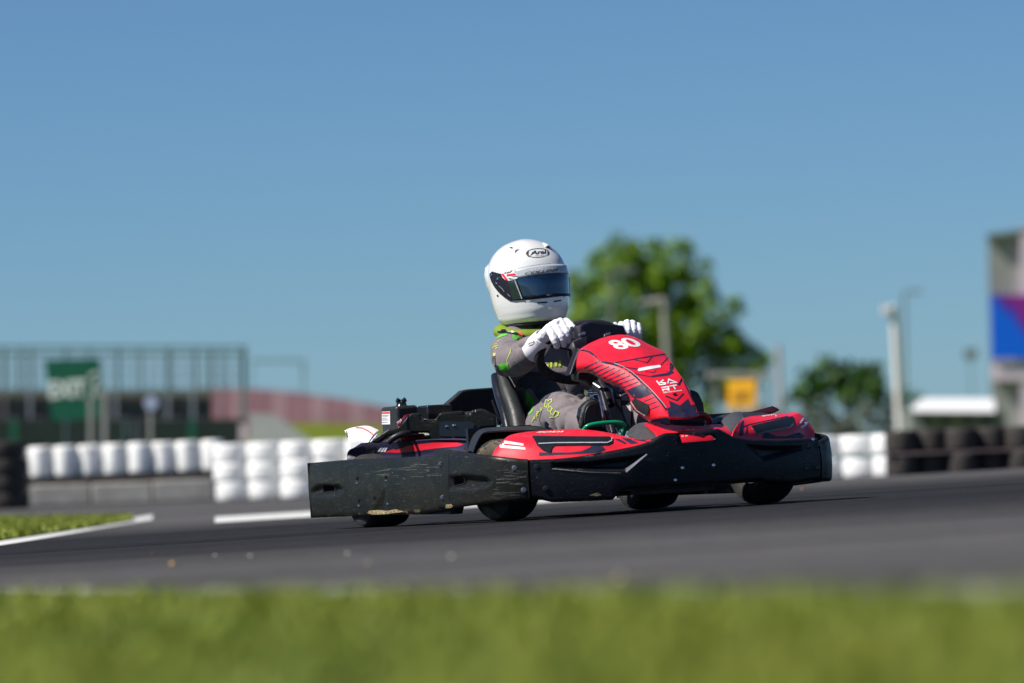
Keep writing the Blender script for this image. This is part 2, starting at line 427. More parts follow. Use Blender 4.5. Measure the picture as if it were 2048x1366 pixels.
M_fade = pm('faded_edge_paint', (0.34, 0.34, 0.32), 0.9, var=0.4, scale=12, bump=0.3)
for q0, q1 in ((-300, 240), (380, 470), (640, 750), (890, 930), (1180, 1250), (1350, 1425), (1560, 1600), (1830, 2300)):
    x0, x1 = G(q0, 1190).x, G(q1, 1193).x
    strip('edge_line', [(V((x, edge_y(x), 0)), V((x, edge_y(x) + 0.55, 0))) for x in lines((x0, x1, 8))], mat=M_fade)
strip('kerb_line', [(G(px, y0), G(px, y1)) for px, y0, y1 in ((430, 1047, 1035), (520, 1041, 1030), (640, 1034, 1023), (860, 1021, 1010), (1085, 1007, 998), (1300, 991, 984), (1480, 979, 973))])

def blades(name, n, region, hmin, hmax, mat, label, cat, wid=0.004, dz=-0.008):
    rng = np.random.default_rng(11); P0 = region(rng, n); n = len(P0)
    h = rng.uniform(hmin, hmax, n) * rng.uniform(0.6, 1.15, n); a = rng.uniform(0, 2 * np.pi, n); l = rng.uniform(0.15, 0.8, n) * h; w = wid * rng.uniform(0.6, 1.4, n)
    z0 = np.array([gz(x, y) for x, y in P0]) + dz
    ca, sa = np.cos(a), np.sin(a); v = np.zeros((n, 5, 3))
    for k, (t, q) in enumerate(((0, 1), (0, -1), (0.55, 0.8), (0.55, -0.8), (1, 0))):
        v[:, k, 0] = P0[:, 0] + ca * l * t ** 2 - sa * w * q; v[:, k, 1] = P0[:, 1] + sa * l * t ** 2 + ca * w * q; v[:, k, 2] = z0 + h * t
    i0 = np.arange(n)[:, None] * 5
    f = np.concatenate([i0 + np.array([[0, 1, 3]]), i0 + np.array([[0, 3, 2]]), i0 + np.array([[2, 3, 4]])]).astype(np.int32)
    me = bpy.data.meshes.new(name); me.vertices.add(n * 5); me.vertices.foreach_set('co', v.ravel()); m = len(f)
    me.loops.add(m * 3); me.loops.foreach_set('vertex_index', f.ravel()); me.polygons.add(m)
    me.polygons.foreach_set('loop_start', np.arange(m, dtype=np.int32) * 3); me.polygons.foreach_set('loop_total', np.full(m, 3, np.int32)); me.update(); me.validate()
    me.materials.append(mat); o = bpy.data.objects.new(name, me); COL.objects.link(o)
    return tag(o, label, cat, kind='stuff')
M_grass = pm('grass_blades', (0.118, 0.180, 0.005), 0.7, var=0.35, scale=1.6, col2=(0.26, 0.275, 0.022), thr=(0.38, 0.66))
def reg_near(rng, n):
    x = rng.uniform(-2.6, 2.6, n); t = rng.uniform(0, 1, n); ye = np.array([edge_y(q) for q in x])
    y = 3.2 + (ye + 0.05 + rng.normal(0, 0.07, n) - 3.2) * t; k = np.abs(x) < 0.25 + y * 0.16 + 0.5; return np.stack([x, y], 1)[k]
blades('verge_grass', 130000, reg_near, 0.016, 0.034, M_grass, 'short mown green grass verge in front of the track', 'grass')
# grass tongue on the left with its painted edge
t0, t1, t2, t3 = G(-60, 1092), G(262, 1043), G(262, 1039), G(-60, 1039)
far_l = V((t3.x - 6, t3.y + 1, 0)); near_l = V((t0.x - 6, t0.y - 3.0, 0))
b = MB(); rows = []
A = [near_l, t0, t1]; B = [far_l, t3, t2]
for k in range(13):
    u = k / 6; i = min(int(u), 1); a = A[i].lerp(A[i + 1], u - i); c = B[i].lerp(B[i + 1], u - i); rows.append([a.lerp(c, j / 4) for j in range(5)])
b.grid([[V((p.x, p.y, gz(p.x, p.y) + 0.012)) for p in r] for r in rows]); tag(b.build('grass_island', M_grassbase, sharp=0), kind='structure')
def reg_isl(rng, n):
    u = rng.uniform(0, 1, n) ** 0.7; w = rng.uniform(0, 1, n)
    a = np.array(t0)[None, :2] * (1 - u[:, None]) + np.array(t1)[None, :2] * u[:, None]; c = np.array(t3)[None, :2] * (1 - u[:, None]) + np.array(t2)[None, :2] * u[:, None]
    return a * (1 - w[:, None]) + c * w[:, None]
blades('island_grass', 30000, reg_isl, 0.015, 0.04, M_grass, 'rough grass tongue at the left side of the track', 'grass', wid=0.009, dz=0.01)
strip('island_line', [(G(px, y + 5), G(px, y - 4)) for px, y in ((-120, 1105), (-20, 1091), (60, 1078), (140, 1064), (200, 1053), (262, 1042), (305, 1035))])

# loose stones on the tarmac
ORD = ['first', 'second', 'third', 'fourth', 'fifth', 'sixth', 'seventh', 'eighth', 'ninth', 'tenth', 'eleventh', 'twelfth', 'thirteenth', 'fourteenth', 'fifteenth', 'sixteenth', 'seventeenth', 'eighteenth', 'nineteenth', 'twentieth', 'twenty first', 'twenty second', 'twenty third', 'twenty fourth']
def stone(px, py, r, col, label):
    p = G(px, py); bm = bmesh.new(); bmesh.ops.create_icosphere(bm, subdivisions=2, radius=r)
    for v in bm.verts: v.co *= 1 + 0.35 * noise.noise(v.co * (1.4 / r) + V((px, py, 0))); v.co.z *= 0.6
    m = pm('stone_%d' % px, col, 0.6, bump=0.3, bscale=200, scale=80)
    tag(from_bm('stone', bm, m, loc=(p.x, p.y, p.z + r * 0.4)), label, 'stone')
stone(345, 1130, 0.0074, (0.62, 0.36, 0.10), 'orange chip lying on the tarmac, nearest the lower left')
stone(307, 1108, 0.0062, (0.05, 0.02, 0.015), 'dark brown chip on the tarmac left of the kart')
stone(695, 1109, 0.0050, (0.6, 0.62, 0.5), 'small pale stone on tarmac just below the rear wheel')
stone(736, 1128, 0.0056, (0.45, 0.4, 0.25), 'small tan stone on tarmac nearest below the rear wheel')
stone(903, 1116, 0.0056, (0.62, 0.62, 0.5), 'pale stone on tarmac below the gap between right wheels')
stone(1241, 1159, 0.0062, (0.6, 0.5, 0.25), 'yellowish stone close to the near grass edge')
stone(1604, 980, 0.0074, (0.7, 0.33, 0.2), 'orange chip lying right of the front left wheel')
stone(430, 1112, 0.0043, (0.5, 0.5, 0.45), 'tiny grey stone right of the dark brown chip')
stone(500, 1113, 0.0043, (0.6, 0.6, 0.5), 'tiny pale stone midway between brown chip and kart')

# ================================================================== TYRE WALLS
M_wtyre = pm('white_painted_rubber', (0.42, 0.41, 0.39), 0.6, scale=5, bump=0.3, bscale=40, col2=(0.88, 0.88, 0.86), thr=(0.28, 0.46))
M_btyre = pm('black_barrier_rubber', (0.020, 0.019, 0.018), 0.8, bump=0.3, bscale=60, col2=(0.05, 0.04, 0.035))
def tyre_mesh(name, R, r, h, seg=28):
    prof = [(r, 0.06 * h), (r + 0.25 * (R - r), 0), (R - 0.2 * (R - r), 0.01 * h), (R - 0.03 * R, 0.07 * h), (R, 0.18 * h), (R, 0.82 * h), (R - 0.03 * R, 0.93 * h), (R - 0.2 * (R - r), 0.99 * h), (r + 0.25 * (R - r), h), (r, 0.94 * h), (r + 0.1 * (R - r), 0.5 * h)]
    b = MB(); b.lathe(prof, Matrix(), seg); me = bpy.data.meshes.new(name); me.from_pydata([tuple(v) for v in b.v], [], b.f)
    bm = bmesh.new(); bm.from_mesh(me); bmesh.ops.recalc_face_normals(bm, faces=bm.faces); bm.to_mesh(me); bm.free(); me.shade_smooth(); return me
def row_line(p0, p1): return lambda px: (lambda r: CP + r * (((p0.y + (p1.y - p0.y) * (px - 430) / 1340)) / r.y))(ray(px, 960))
# concrete kerb and drum row on the left
def gp(px, d):
    r = ray(px, 960); w = CP + r * (d / r.y); return V((w.x, w.y, gz(w.x, w.y)))
pxm = lambda d: FPX / d
M_conc = pm('weathered_concrete', (0.30, 0.29, 0.27), 0.9, var=0.25, scale=4, bump=0.4, bscale=30)
DB = 58.0
base = thing('concrete_wall', 'low grey concrete wall under the row of white drums', 'wall', gp(230, DB))
for k in range(4):
    a, c = gp(-60 + k * 123, DB), gp(-60 + (k + 1) * 123 - 2, DB); m = MB()
    m.box(((a.x + c.x) / 2, DB, 0.11 + 0.005 * (k % 2)), (c.x - a.x, 0.5, 0.22)); m.build('wall_block', M_conc, base, org=base.location, bevel=0.02)
drum = tyre_mesh('drum', 24.6 / pxm(DB), 0.06, 0.315)
M_ply = pm('dark_timber', (0.03, 0.025, 0.02), 0.8)
rl = thing('rail', 'dark timber rail between concrete wall and white drums', 'rail', gp(230, DB))
m = MB(); a, c = gp(-60, DB), gp(432, DB); m.box(((a.x + c.x) / 2, DB, 0.262), (c.x - a.x, 0.34, 0.075)); m.build('board', M_ply, rl, org=rl.location)
drum.materials.append(M_wtyre)
for k in range(9):
    p = gp(34 + k * 49.2, DB - 0.02 * (k % 3)); o = bpy.data.objects.new('drum', drum); COL.objects.link(o); o.location = (p.x, p.y, 0.302); o.rotation_euler = (R_(random.uniform(-2, 2)), R_(random.uniform(-2, 2)), k)
    tag(o, 'white drum on the concrete wall, %s from the left' % ORD[k], 'drum', 'white drums in a row on the concrete wall')
# stack of black tyres at the left edge
DS = 55.0; h = 0.165; bt = tyre_mesh('tyre', 0.24, 0.13, h); bt.materials.append(M_btyre)
for k in range(4):
    p = gp(6, DS); o = bpy.data.objects.new('tyre', bt); COL.objects.link(o); o.location = (p.x + random.uniform(-.01, .01), p.y, p.z + k * h)
    tag(o, 'black tyre at the left picture edge, %s of its stack' % ['lowest', 'second lowest', 'second highest', 'topmost'][k], 'tyre', 'black tyre stack at the left edge')
# long white tyre wall behind the kart
DW = 56.0; R = 36.5 / pxm(DW); hw = 0.186; wt = tyre_mesh('white_tyre', R, R * 0.55, hw); wt.materials.append(M_wtyre)
px = 430 + 36; cols = []
while px < 1800: cols.append(px); px += 66
for k, px in enumerate(cols):
    p = gp(px, DW - 4.0 * k / len(cols) + (0.12 if k % 2 else 0.0))
    for j in range(3 if px < 1250 else 2):
        o = bpy.data.objects.new('white_tyre', wt); COL.objects.link(o)
        o.location = (p.x + random.uniform(-.012, .012), p.y + random.uniform(-.015, .015), p.z + j * hw * (1 if px < 1250 else 1.12)); o.rotation_euler = (0, 0, random.uniform(0, 6))
        tag(o, 'white painted tyre in the %s row behind the kart, %s from the left' % (['bottom', 'middle' if px < 1250 else 'top', 'top'][j], ORD[k]), 'tyre', 'white tyre wall behind the kart')
# black tyre wall on the right
DR = 50.0; R = 33 / pxm(DR); hb = 0.195; bw = tyre_mesh('black_tyre', R, R * 0.55, hb); bw.materials.append(M_btyre)
for k in range(9):
    p = gp(1806 + k * 60, DR + (0.09 if k % 2 else 0.0))
    for j in range(2):
        o = bpy.data.objects.new('black_tyre', bw); COL.objects.link(o); o.location = (p.x, p.y + random.uniform(-.02, .02), p.z + j * (hb + 0.02)); o.rotation_euler = (0, 0, random.uniform(0, 6))
        tag(o, 'black tyre in the %s row of the right hand wall, %s from the left' % (['lower', 'upper'][j], ORD[k]), 'tyre', 'black tyre wall on the right')
M_strap = pm('faded_pink_strap', (0.16, 0.11, 0.115), 0.8)
a, c = gp(1775, DR - 0.02), gp(2260, DR - 0.02); m = MB(); m.box(((a.x + c.x) / 2, DR, (a.z + c.z) / 2 + hb + 0.010), (c.x - a.x, 0.26, 0.018))
tag(m.build('strap', M_strap, org=V((a.x, DR, 0)), loc=(a.x, DR, 0)), 'faded pinkish belt between the two rows of black tyres', 'belt')

# ================================================================== LEFT: STAND, SIGNS, FENCE
M_gframe = pm('green_grey_steel', (0.10, 0.17, 0.14), 0.6, var=0.15)
M_panel = pm('grey_brown_panel', (0.13, 0.115, 0.11), 0.8, var=0.15, scale=2)
M_hoard = pm('dark_green_board', (0.006, 0.020, 0.016), 0.7, var=0.2, scale=2)
M_greensign = pm('green_sign', (0.0, 0.105, 0.062), 0.55, var=0.06, scale=2)
M_signwhite = pm('sign_white', (0.75, 0.82, 0.82), 0.6, var=0.05)
M_post = pm('pale_post', (0.42, 0.40, 0.42), 0.6, var=0.1)
DG = 112.0; S = pxm(DG)
gs = thing('grandstand', 'open grandstand with green steel frame, brown panels and dark boards', 'grandstand', W(200, 980, DG))
org = gs.location
def qbox(parent, name, mat, x0, y0, x1, y1, d, th=0.1, smooth=False, origin=None):
    # upright box whose front face fills the given picture rectangle at distance d
    a, c = W(x0, y1, d), W(x1, y1, d); e, g = W(x0, y0, d), W(x1, y0, d); m = MB()
    m.prism([a, c, g, e], (0, th, 0)); return m.build(name, mat, parent, smooth, org=parent.location)
for y in (690, 703): qbox(gs, 'beam', M_gframe, -220, y + 2, 494, y + 7, DG - 0.2, 0.15)
for x, w in ((-180, 4), (-100, 4), (-40, 4), (8, 5), (40, 4), (62, 4), (132, 4), (178, 3), (236, 5), (280, 3), (338, 6), (390, 4), (421, 5), (446, 3), (487, 9)):
    qbox(gs, 'post', M_gframe, x - w / 2, 694, x + w / 2, 840, DG, 0.1)
qbox(gs, 'rail', M_gframe, -220, 778, 424, 783, DG - 0.25, 0.1)
M_slat = pm('pale_mesh_slat', (0.34, 0.36, 0.40), 0.7)
for k in range(44): qbox(gs, 'mesh_slat', M_slat, -200 + k * 15.6, 708, -197.2 + k * 15.6, 779, DG + 0.3, 0.04)
for y in (722, 740, 758): qbox(gs, 'mesh_rail', M_slat, -220, y, 484, y + 2, DG + 0.36, 0.04)
px0 = -220
for x in (-160, -100, -40, 8, 58, 110, 170, 229, 280, 334, 384, 424):
    qbox(gs, 'wall_panel', M_panel, px0, 784, x - 1, 838, DG - 0.1, 0.08); px0 = x + 1
px0 = -220
for x in (-120, -20, 32, 130, 250, 378, 492):
    qbox(gs, 'board', M_hoard, px0, 838, x - 1, 1005 - 0.04 * px0, DG - 0.5, 0.12); px0 = x + 1
M_strip = pm('pale_gap_post', (0.25, 0.21, 0.23), 0.7)
for x in (9, 61, 232, 337, 387): qbox(gs, 'gap_post', M_strip, x - 2, 786, x + 2, 838, DG - 0.3, 0.1)
M_gpost = pm('green_post', (0.0, 0.10, 0.06), 0.6)
for x in (28, 384): qbox(gs, 'green_post', M_gpost, x - 7, 838, x + 7, 995, DG - 0.8, 0.15)
# exit sign
DX = 88.0
ex = thing('exit_sign', 'green board sign reading EXIT in pale letters before the grandstand', 'sign', W(150, 990, DX))
m = MB(); m.prism([W(104, 842, DX), W(204, 836, DX), W(200, 717, DX), W(89, 720, DX)], (0, 0.06, 0)); m.build('sign_board', M_greensign, ex, False, org=ex.location)
for x in (110, 196): qbox(ex, 'post', M_hoard, x - 4, 838, x + 4, 990, DX + 0.02, 0.06)
def sign_text(parent, s, quad, d, mat, name, bold=0.0):
    v, f = text2d(s, quad, bold); mk(name, [W(x, y, d) for x, y in v], f, mat, parent, False, org=parent.location)
sign_text(ex, 'EXIT', ((99, 798), (174, 793), (172, 758), (96, 762)), DX - 0.012, M_signwhite, 'lettering', 0.05)
m = MB(); v, f = stroke2d([[(178, 752), (195, 745)], [(186, 790), (188, 770), (195, 760)]], 6); mk('arrow_mark', [W(x, y, DX - 0.012) for x, y in v], f, M_signwhite, ex, False, org=ex.location)
fr = thing('post_frame', 'pair of pale posts with a slanted top bar beside the green sign', 'post frame', W(195, 990, 80))
qbox(fr, 'post', M_post, 177, 800, 184, 990, 80, 0.06); qbox(fr, 'post', M_post, 204, 785, 212, 990, 80, 0.06)
m = MB(); m.beam(W(174, 800, 79.9), W(212, 780, 79.9), 0.03); m.build('top_bar', M_post, fr, False, org=fr.location)
M_blue = pm('pale_blue_sign', (0.40, 0.45, 0.68), 0.5)
rs = thing('round_sign', 'round pale blue sign on a grey post beside the grandstand', 'sign', W(303, 990, 78))
m = MB(); c = W(302, 806, 78); m.prism([c + V((0.1 * math.cos(a), 0, 0.1 * math.sin(a))) for a in [k * math.pi / 10 for k in range(20)]], (0, 0.03, 0)); m.build('disc', M_blue, rs, False, org=rs.location)
qbox(rs, 'post', M_post, 297, 815, 303, 990, 78.05, 0.05)
M_dpost = pm('slate_post', (0.07, 0.07, 0.10), 0.6)
sp = thing('slate_post', 'short dark slate post left of the round sign', 'post', W(272, 990, 82)); qbox(sp, 'shaft', M_dpost, 267, 838, 277, 990, 82, 0.1)
wb = thing('marker_board', 'small pale pinkish marker board at the foot of the ramp', 'board', W(485, 985, 76)); qbox(wb, 'panel', pm('pink_white', (0.62, 0.5, 0.55), 0.6), 478, 848, 492, 884, 76, 0.04); qbox(wb, 'leg', M_dpost, 483, 884, 487, 985, 76.05, 0.03)
# thin portal, pink fence, ramp, bank
M_thin = pm('thin_steel', (0.20, 0.27, 0.28), 0.6)
pt = thing('portal_frame', 'thin steel portal frame standing right of the grandstand', 'frame', W(555, 970, 150))
qbox(pt, 'post', M_thin, 503, 722, 506, 975, 150, 0.06); qbox(pt, 'post', M_thin, 605, 722, 609, 965, 150, 0.06); qbox(pt, 'top_beam', M_thin, 503, 719, 609, 724, 149.9, 0.06)
M_pink = pm('faded_red_fence', (0.38, 0.17, 0.21), 0.8, var=0.2, scale=1.5)
M_pink2 = pm('paler_red_fence', (0.48, 0.27, 0.31), 0.8, var=0.2, scale=1.5)
fn = thing('fence', 'faded red board fence along the top of the grass bank', 'fence', W(560, 960, 135))
top = [(390, 776), (500, 777), (560, 781), (620, 788), (700, 800), (780, 815), (830, 826)]
x = 390; k = 0
while x < 830:
    w = 26; y0, y1 = interp(top, x), interp(top, x + w - 2); m = MB()
    m.prism([W(x, 905, 135), W(x + w - 1.5, 905, 135), W(x + w - 1.5, y1, 135), W(x, y0, 135)], (0, 0.06, 0)); m.build('fence_panel', M_pink if k % 3 else M_pink2, fn, False, org=fn.location); x += w; k += 1
bk = [(430, 905), (470, 862), (530, 838), (600, 836), (700, 840), (800, 846), (880, 870), (930, 905)]
rows = []
for i in range(9):
    t = i / 8; d = 118 + 20 * t
    rows.append([W(x, 0, d) for x in range(420, 960, 30)])
    for q, x in zip(rows[-1], range(420, 960, 30)):
        ztop = W(x, interp(bk, x), 128).z; q.z = max(0, ztop) * (1 - (1 - t) ** 2) - 0.01
m = MB(); m.grid(rows); m.grid([[r + V((0, 18, -0.0)) for r in rows[-1]], [r for r in rows[-1]]]); tag(m.build('grass_bank', M_grassbase, sharp=0), kind='structure')
rp = thing('concrete_ramp', 'grey concrete ramp sloping down beside the grandstand', 'ramp', W(560, 985, 100))
m = MB(); m.prism([W(494, 990, 100), W(645, 985, 100), W(630, 890, 100), (W(545, 830, 100)), W(500, 826, 100)], (0, 1.6, 0)); m.build('slope', pm('pale_concrete', (0.46, 0.46, 0.47), 0.9, var=0.1, scale=2), rp, False, org=rp.location)

# ================================================================== RIGHT: TREES, POLES, BUILDINGS
M_bark = pm('bark', (0.10, 0.075, 0.05), 0.9, bump=0.6, bscale=8)
def leafmat(n, c, c2): return pm(n, c, 0.6, var=0.3, scale=0.9, col2=c2, thr=(0.35, 0.68), spec=0.3)
M_leaf = leafmat('sunlit_leaves', (0.050, 0.14, 0.002), (0.24, 0.36, 0.004))
M_leaf2 = leafmat('dark_leaves', (0.018, 0.065, 0.006), (0.05, 0.12, 0.006))
def tree(name, label, d, lobes, trunk, leaf, mat, dens=1.0, group=None, cat='tree'):
    bx = trunk[0]; root = thing(name, label, cat, V((W(bx, 0, d).x, d, 0)), group); o = root.location; s = pxm(d)
    rng = np.random.default_rng(int(bx)); pts = []; nr = []
    sub = []
    for (x, y, r) in lobes:
        sub.append((x, y, r * 0.78))
        for _ in range(4): a_ = rng.uniform(0, 6.283); sub.append((x + math.cos(a_) * r * 0.72, y + math.sin(a_) * r * 0.72, r * rng.uniform(0.28, 0.45)))
    for (x, y, r) in sub:
        c = W(x, y, d); R = r / s; n = int(dens * 3.2 * (R / leaf) ** 2); dep = rng.uniform(-0.9, 0.9) * 70 / s
        q = rng.normal(size=(n, 3)); q /= np.linalg.norm(q, axis=1)[:, None]; rad = R * rng.uniform(0.45, 1.0, n) ** 0.6 * (1 + 0.22 * rng.normal(size=n))
        pts.append(np.array(c) + np.array((0, dep, 0)) + q * rad[:, None] * np.array((1, 1, 0.9))); nr.append(q + rng.normal(size=(n, 3)) * 0.55)
    pts = np.concatenate(pts); nr = np.concatenate(nr); n = len(pts); nr /= np.linalg.norm(nr, axis=1)[:, None]
    a = np.cross(nr, rng.normal(size=(n, 3))); a /= np.linalg.norm(a, axis=1)[:, None]; c = np.cross(nr, a); L = leaf * rng.uniform(0.6, 1.3, n)[:, None]
    v = np.stack([pts - a * L, pts - c * L * 0.6, pts + a * L, pts + c * L * 0.6], 1).reshape(-1, 3) - np.array(o)
    me = bpy.data.meshes.new('crown'); me.from_pydata(v.tolist(), [], np.arange(4 * n).reshape(-1, 4).tolist()); me.materials.append(mat)
    link(bpy.data.objects.new('crown', me), root)
    m = MB(); t0 = V((o.x, d, 0)); top = W(trunk[1], trunk[2], d)
    m.tube(spline([t0, t0.lerp(top, 0.5) + V((0.1, 0, 0)), top], 8), [trunk[3] / s * (1 - 0.07 * i) for i in range(8)], 10)
    for (x, y, r) in lobes[::2]:
        c = W(x, y, d); st = t0.lerp(top, 0.6 + 0.3 * random.random()); m.tube(spline([st, st.lerp(c, 0.5) + V((0, 0, 0.3)), c], 6), [trunk[3] / s * 0.4 * (1 - 0.14 * i) for i in range(6)], 6)
    m.build('trunk', M_bark, root, org=o)
big = [(1290, 560, 60), (1350, 580, 60), (1270, 660, 70), (1360, 680, 70), (1440, 720, 55), (1200, 610, 55), (1330, 760, 70), (1172, 575, 46), (1160, 640, 46), (1225, 540, 52), (1240, 505, 38), (1290, 515, 48), (1345, 510, 44), (1385, 545, 42), (1405, 585, 36), (1310, 575, 55), (1240, 600, 55), (1190, 690, 52), (1365, 625, 46), (1310, 655, 55), (1420, 635, 40), (1470, 610, 26), (1452, 665, 44), (1400, 690, 48), (1500, 715, 36), (1480, 690, 30), (1350, 735, 60), (1425, 770, 48), (1250, 730, 60), (1300, 800, 60), (1395, 830, 50), (1190, 770, 50), (1520, 730, 24), (1470, 770, 34), (1500, 760, 30), (1530, 715, 18)]
tree('broadleaf_tree', 'large broadleaf tree with sunlit crown behind the driver', 260.0, big, (1330, 1335, 700, 11), 0.17, M_leaf, 2.2)
sm = [(1590, 790, 22), (1775, 800, 26), (1800, 806, 20), (1670, 760, 38), (1720, 775, 38), (1612, 765, 34), (1650, 735, 26), (1655, 770, 36), (1705, 745, 32), (1735, 745, 26), (1745, 775, 34), (1690, 790, 36), (1630, 800, 32), (1760, 800, 24)]
tree('small_tree', 'smaller dark green tree left of the tall white pole', 200.0, sm, (1680, 1685, 770, 6), 0.2, M_leaf2, 2.4)
bu = [(1795, 795, 16), (1820, 790, 20), (1845, 798, 14)]
tree('bush', 'small bush right behind the tall white pole', 190.0, bu, (1815, 1815, 805, 3), 0.16, M_leaf2, 1.3, cat='bush')
hd = [(x, 842 + 8 * math.sin(x), 26) for x in range(1440, 1800, 24)] + [(x, 880, 30) for x in range(1440, 1800, 28)]
tree('hedge', 'dull green hedge behind the wire fence at right', 130.0, hd, (1620, 1620, 850, 3), 0.13, pm('hedge_leaves', (0.045, 0.06, 0.018), 0.8, var=0.3, scale=1.2, col2=(0.11, 0.10, 0.045)), 1.4, cat='hedge')
DF = 105.0; wf = thing('wire_fence', 'wire mesh fence with thin posts in front of the hedge', 'fence', W(1640, 960, DF))
for x in range(1430, 1800, 44): qbox(wf, 'post', M_dpost, x, 798, x + 3, 960, DF, 0.03)
for y in range(800, 905, 9):
    m = MB(); m.beam(W(1430, y + 8, DF + 0.02), W(1790, y - 6, DF + 0.02), 0.008); m.build('wire', M_thin, wf, False, org=wf.location)
M_pole = pm('pale_lamp_pole', (0.36, 0.34, 0.30), 0.6, var=0.1); M_wpole = pm('white_pole', (0.72, 0.68, 0.66), 0.5, var=0.06); M_gpole = pm('grey_green_pole', (0.16, 0.19, 0.18), 0.6)
def lamp(name, label, d, base, top, w, mat, arm=None, head=None, cat='lamp post'):
    r = thing(name, label, cat, V((W(base[0], 0, d).x, d, 0)))
    a = V((W(*base, d).x, d, 0)); c = W(*top, d); s = pxm(d); m = MB(); m.tube([a, a.lerp(c, 0.5), c], [w / 2 / s, w / 2 / s * 0.95, w / 2 / s * 0.85], 12); m.build('pole', mat, r, org=r.location)
    if arm:
        e = W(*arm, d); m = MB(); m.tube([c, e], w * 0.32 / s, 8); m.build('arm', mat, r, org=r.location)
    if head:
        e = W(*head[:2], d); m = MB(); m.box(e, (head[2] / s, 0.25, head[3] / s)); m.build('lamp_head', mat, r, False, org=r.location, bevel=0.02)
    return r
lamp('lamp_post', 'grey lamp post with arm to the right, against the big tree', 190.0, (1232, 900), (1222, 536), 10, M_gpole, (1262, 541), (1256, 541, 34, 10))
lamp('lamp_post', 'pale thick lamp post with arm to the left, before the big tree', 150.0, (1346, 900), (1327, 598), 15, M_pole, (1290, 606), (1296, 605, 36, 8))
lamp('pole', 'thin pinkish pole right of the yellow sign', 140.0, (1568, 900), (1556, 690), 12, pm('pinkish_pole', (0.40, 0.33, 0.33), 0.6), cat='pole')
lamp('lamp_post', 'tall white post with small lamp head beside the small tree', 110.0, (1803, 900), (1787, 614), 17, M_wpole, (1772, 620), (1774, 621, 20, 16))
lamp('lamp_post', 'thin faint lamp post with right arm behind the white post', 230.0, (1810, 900), (1808, 584), 7, M_gpole, (1838, 581), (1832, 583, 22, 6))
lamp('floodlight', 'small distant floodlight on a thin mast near the tower', 260.0, (1946, 900), (1941, 712), 3, M_gpole, None, (1941, 708, 26, 20), cat='floodlight')
# yellow sign under a small canopy
M_yellow = pm('yellow_sign', (0.75, 0.36, 0.002), 0.5, var=0.06); M_ydark = pm('sign_lettering_brown', (0.35, 0.17, 0.0), 0.6)
ys_ = thing('yellow_sign', 'yellow board sign hanging behind the kart nose', 'sign', W(1483, 950, 125))
m = MB(); m.prism([W(1455, 820, 125.32), W(1511, 816, 124.97), W(1511, 759, 124.97), W(1455, 762, 125.32)], (0.02, 0.05, 0)); m.build('sign_board', M_yellow, ys_, False, org=ys_.location); qbox(ys_, 'post', M_pole, 1456, 818, 1461, 950, 125.06, 0.05); qbox(ys_, 'post', M_pole, 1505, 818, 1510, 950, 125.06, 0.05)
for y in (780, 789, 798): m = MB(); m.prism([W(1466, y + 4, 125.24), W(1500, y + 3, 125.025), W(1500, y - 1, 125.025), W(1466, y, 125.24)], (-0.006, -0.012, 0)); m.build('print_line', M_ydark, ys_, False, org=ys_.location)
cn = thing('canopy', 'flat grey canopy roof above the yellow sign', 'canopy', W(1480, 950, 127))
qbox(cn, 'roof', M_post, 1418, 744, 1545, 754, 126.5, 1.2); qbox(cn, 'post', M_post, 1428, 754, 1433, 950, 127, 0.06); qbox(cn, 'post', M_post, 1536, 754, 1541, 950, 127, 0.06)
# low white roofed building
M_wroof = pm('white_roof_sheet', (0.80, 0.80, 0.80), 0.5, var=0.03); M_gwall = pm('grey_wall', (0.20, 0.21, 0.20), 0.8, var=0.1, scale=1)
lb = thing('low_building', 'low grey building with a bright white roof at right', 'building', W(1900, 940, 118))
qbox(lb, 'wall', M_gwall, 1822, 822, 2010, 920, 118.5, 3.0)
m = MB(); m.prism([W(1812, 823, 118), W(1990, 824, 118), W(1988, 797, 119.2), W(1845, 797, 119.2)], (0.3, 3.6, 0.0)); m.build('roof', M_wroof, lb, False, org=lb.location)
for x in (1840, 1880, 1925, 1962): qbox(lb, 'window', M_dpost, x, 832, x + 22, 852, 118.44, 0.04)
m = MB(); m.beam(W(1808, 800, 117.6), W(1862, 880, 117.6), 0.06); m.build('stay', M_gpole, lb, False, org=lb.location)
# tower with screen
M_tower = pm('tower_cladding', (0.30, 0.31, 0.29), 0.7, var=0.08, scale=0.6); M_twhite = pm('tower_white_edge', (0.75, 0.62, 0.72), 0.6)
DT = 210.0; tw = thing('tower', 'grey clad tower block with blue and purple screen at right edge', 'tower', W(2060, 930, DT))
m = MB(); m.prism([W(1985, 915, DT), W(2043, 915, DT), W(2041, 462, DT), W(1975, 476, DT)], (0.62, 6, 0)); m.build('wall', M_tower, tw, False, org=tw.location)
m = MB(); m.prism([W(2043, 915, DT - .3), W(2190, 915, DT - .3), W(2190, 448, DT - .3), W(2041, 452, DT - .3)], (0.68, 6.6, 0)); m.build('bright_wall', M_twhite, tw, False, org=tw.location)
m = MB(); m.prism([W(1973, 476, DT - .32), W(2195, 448, DT - .32), W(2195, 438, DT - .32), W(1973, 468, DT - .32)], (0.72, 7, 0)); m.build('roof_edge', M_gwall, tw, False, org=tw.location)
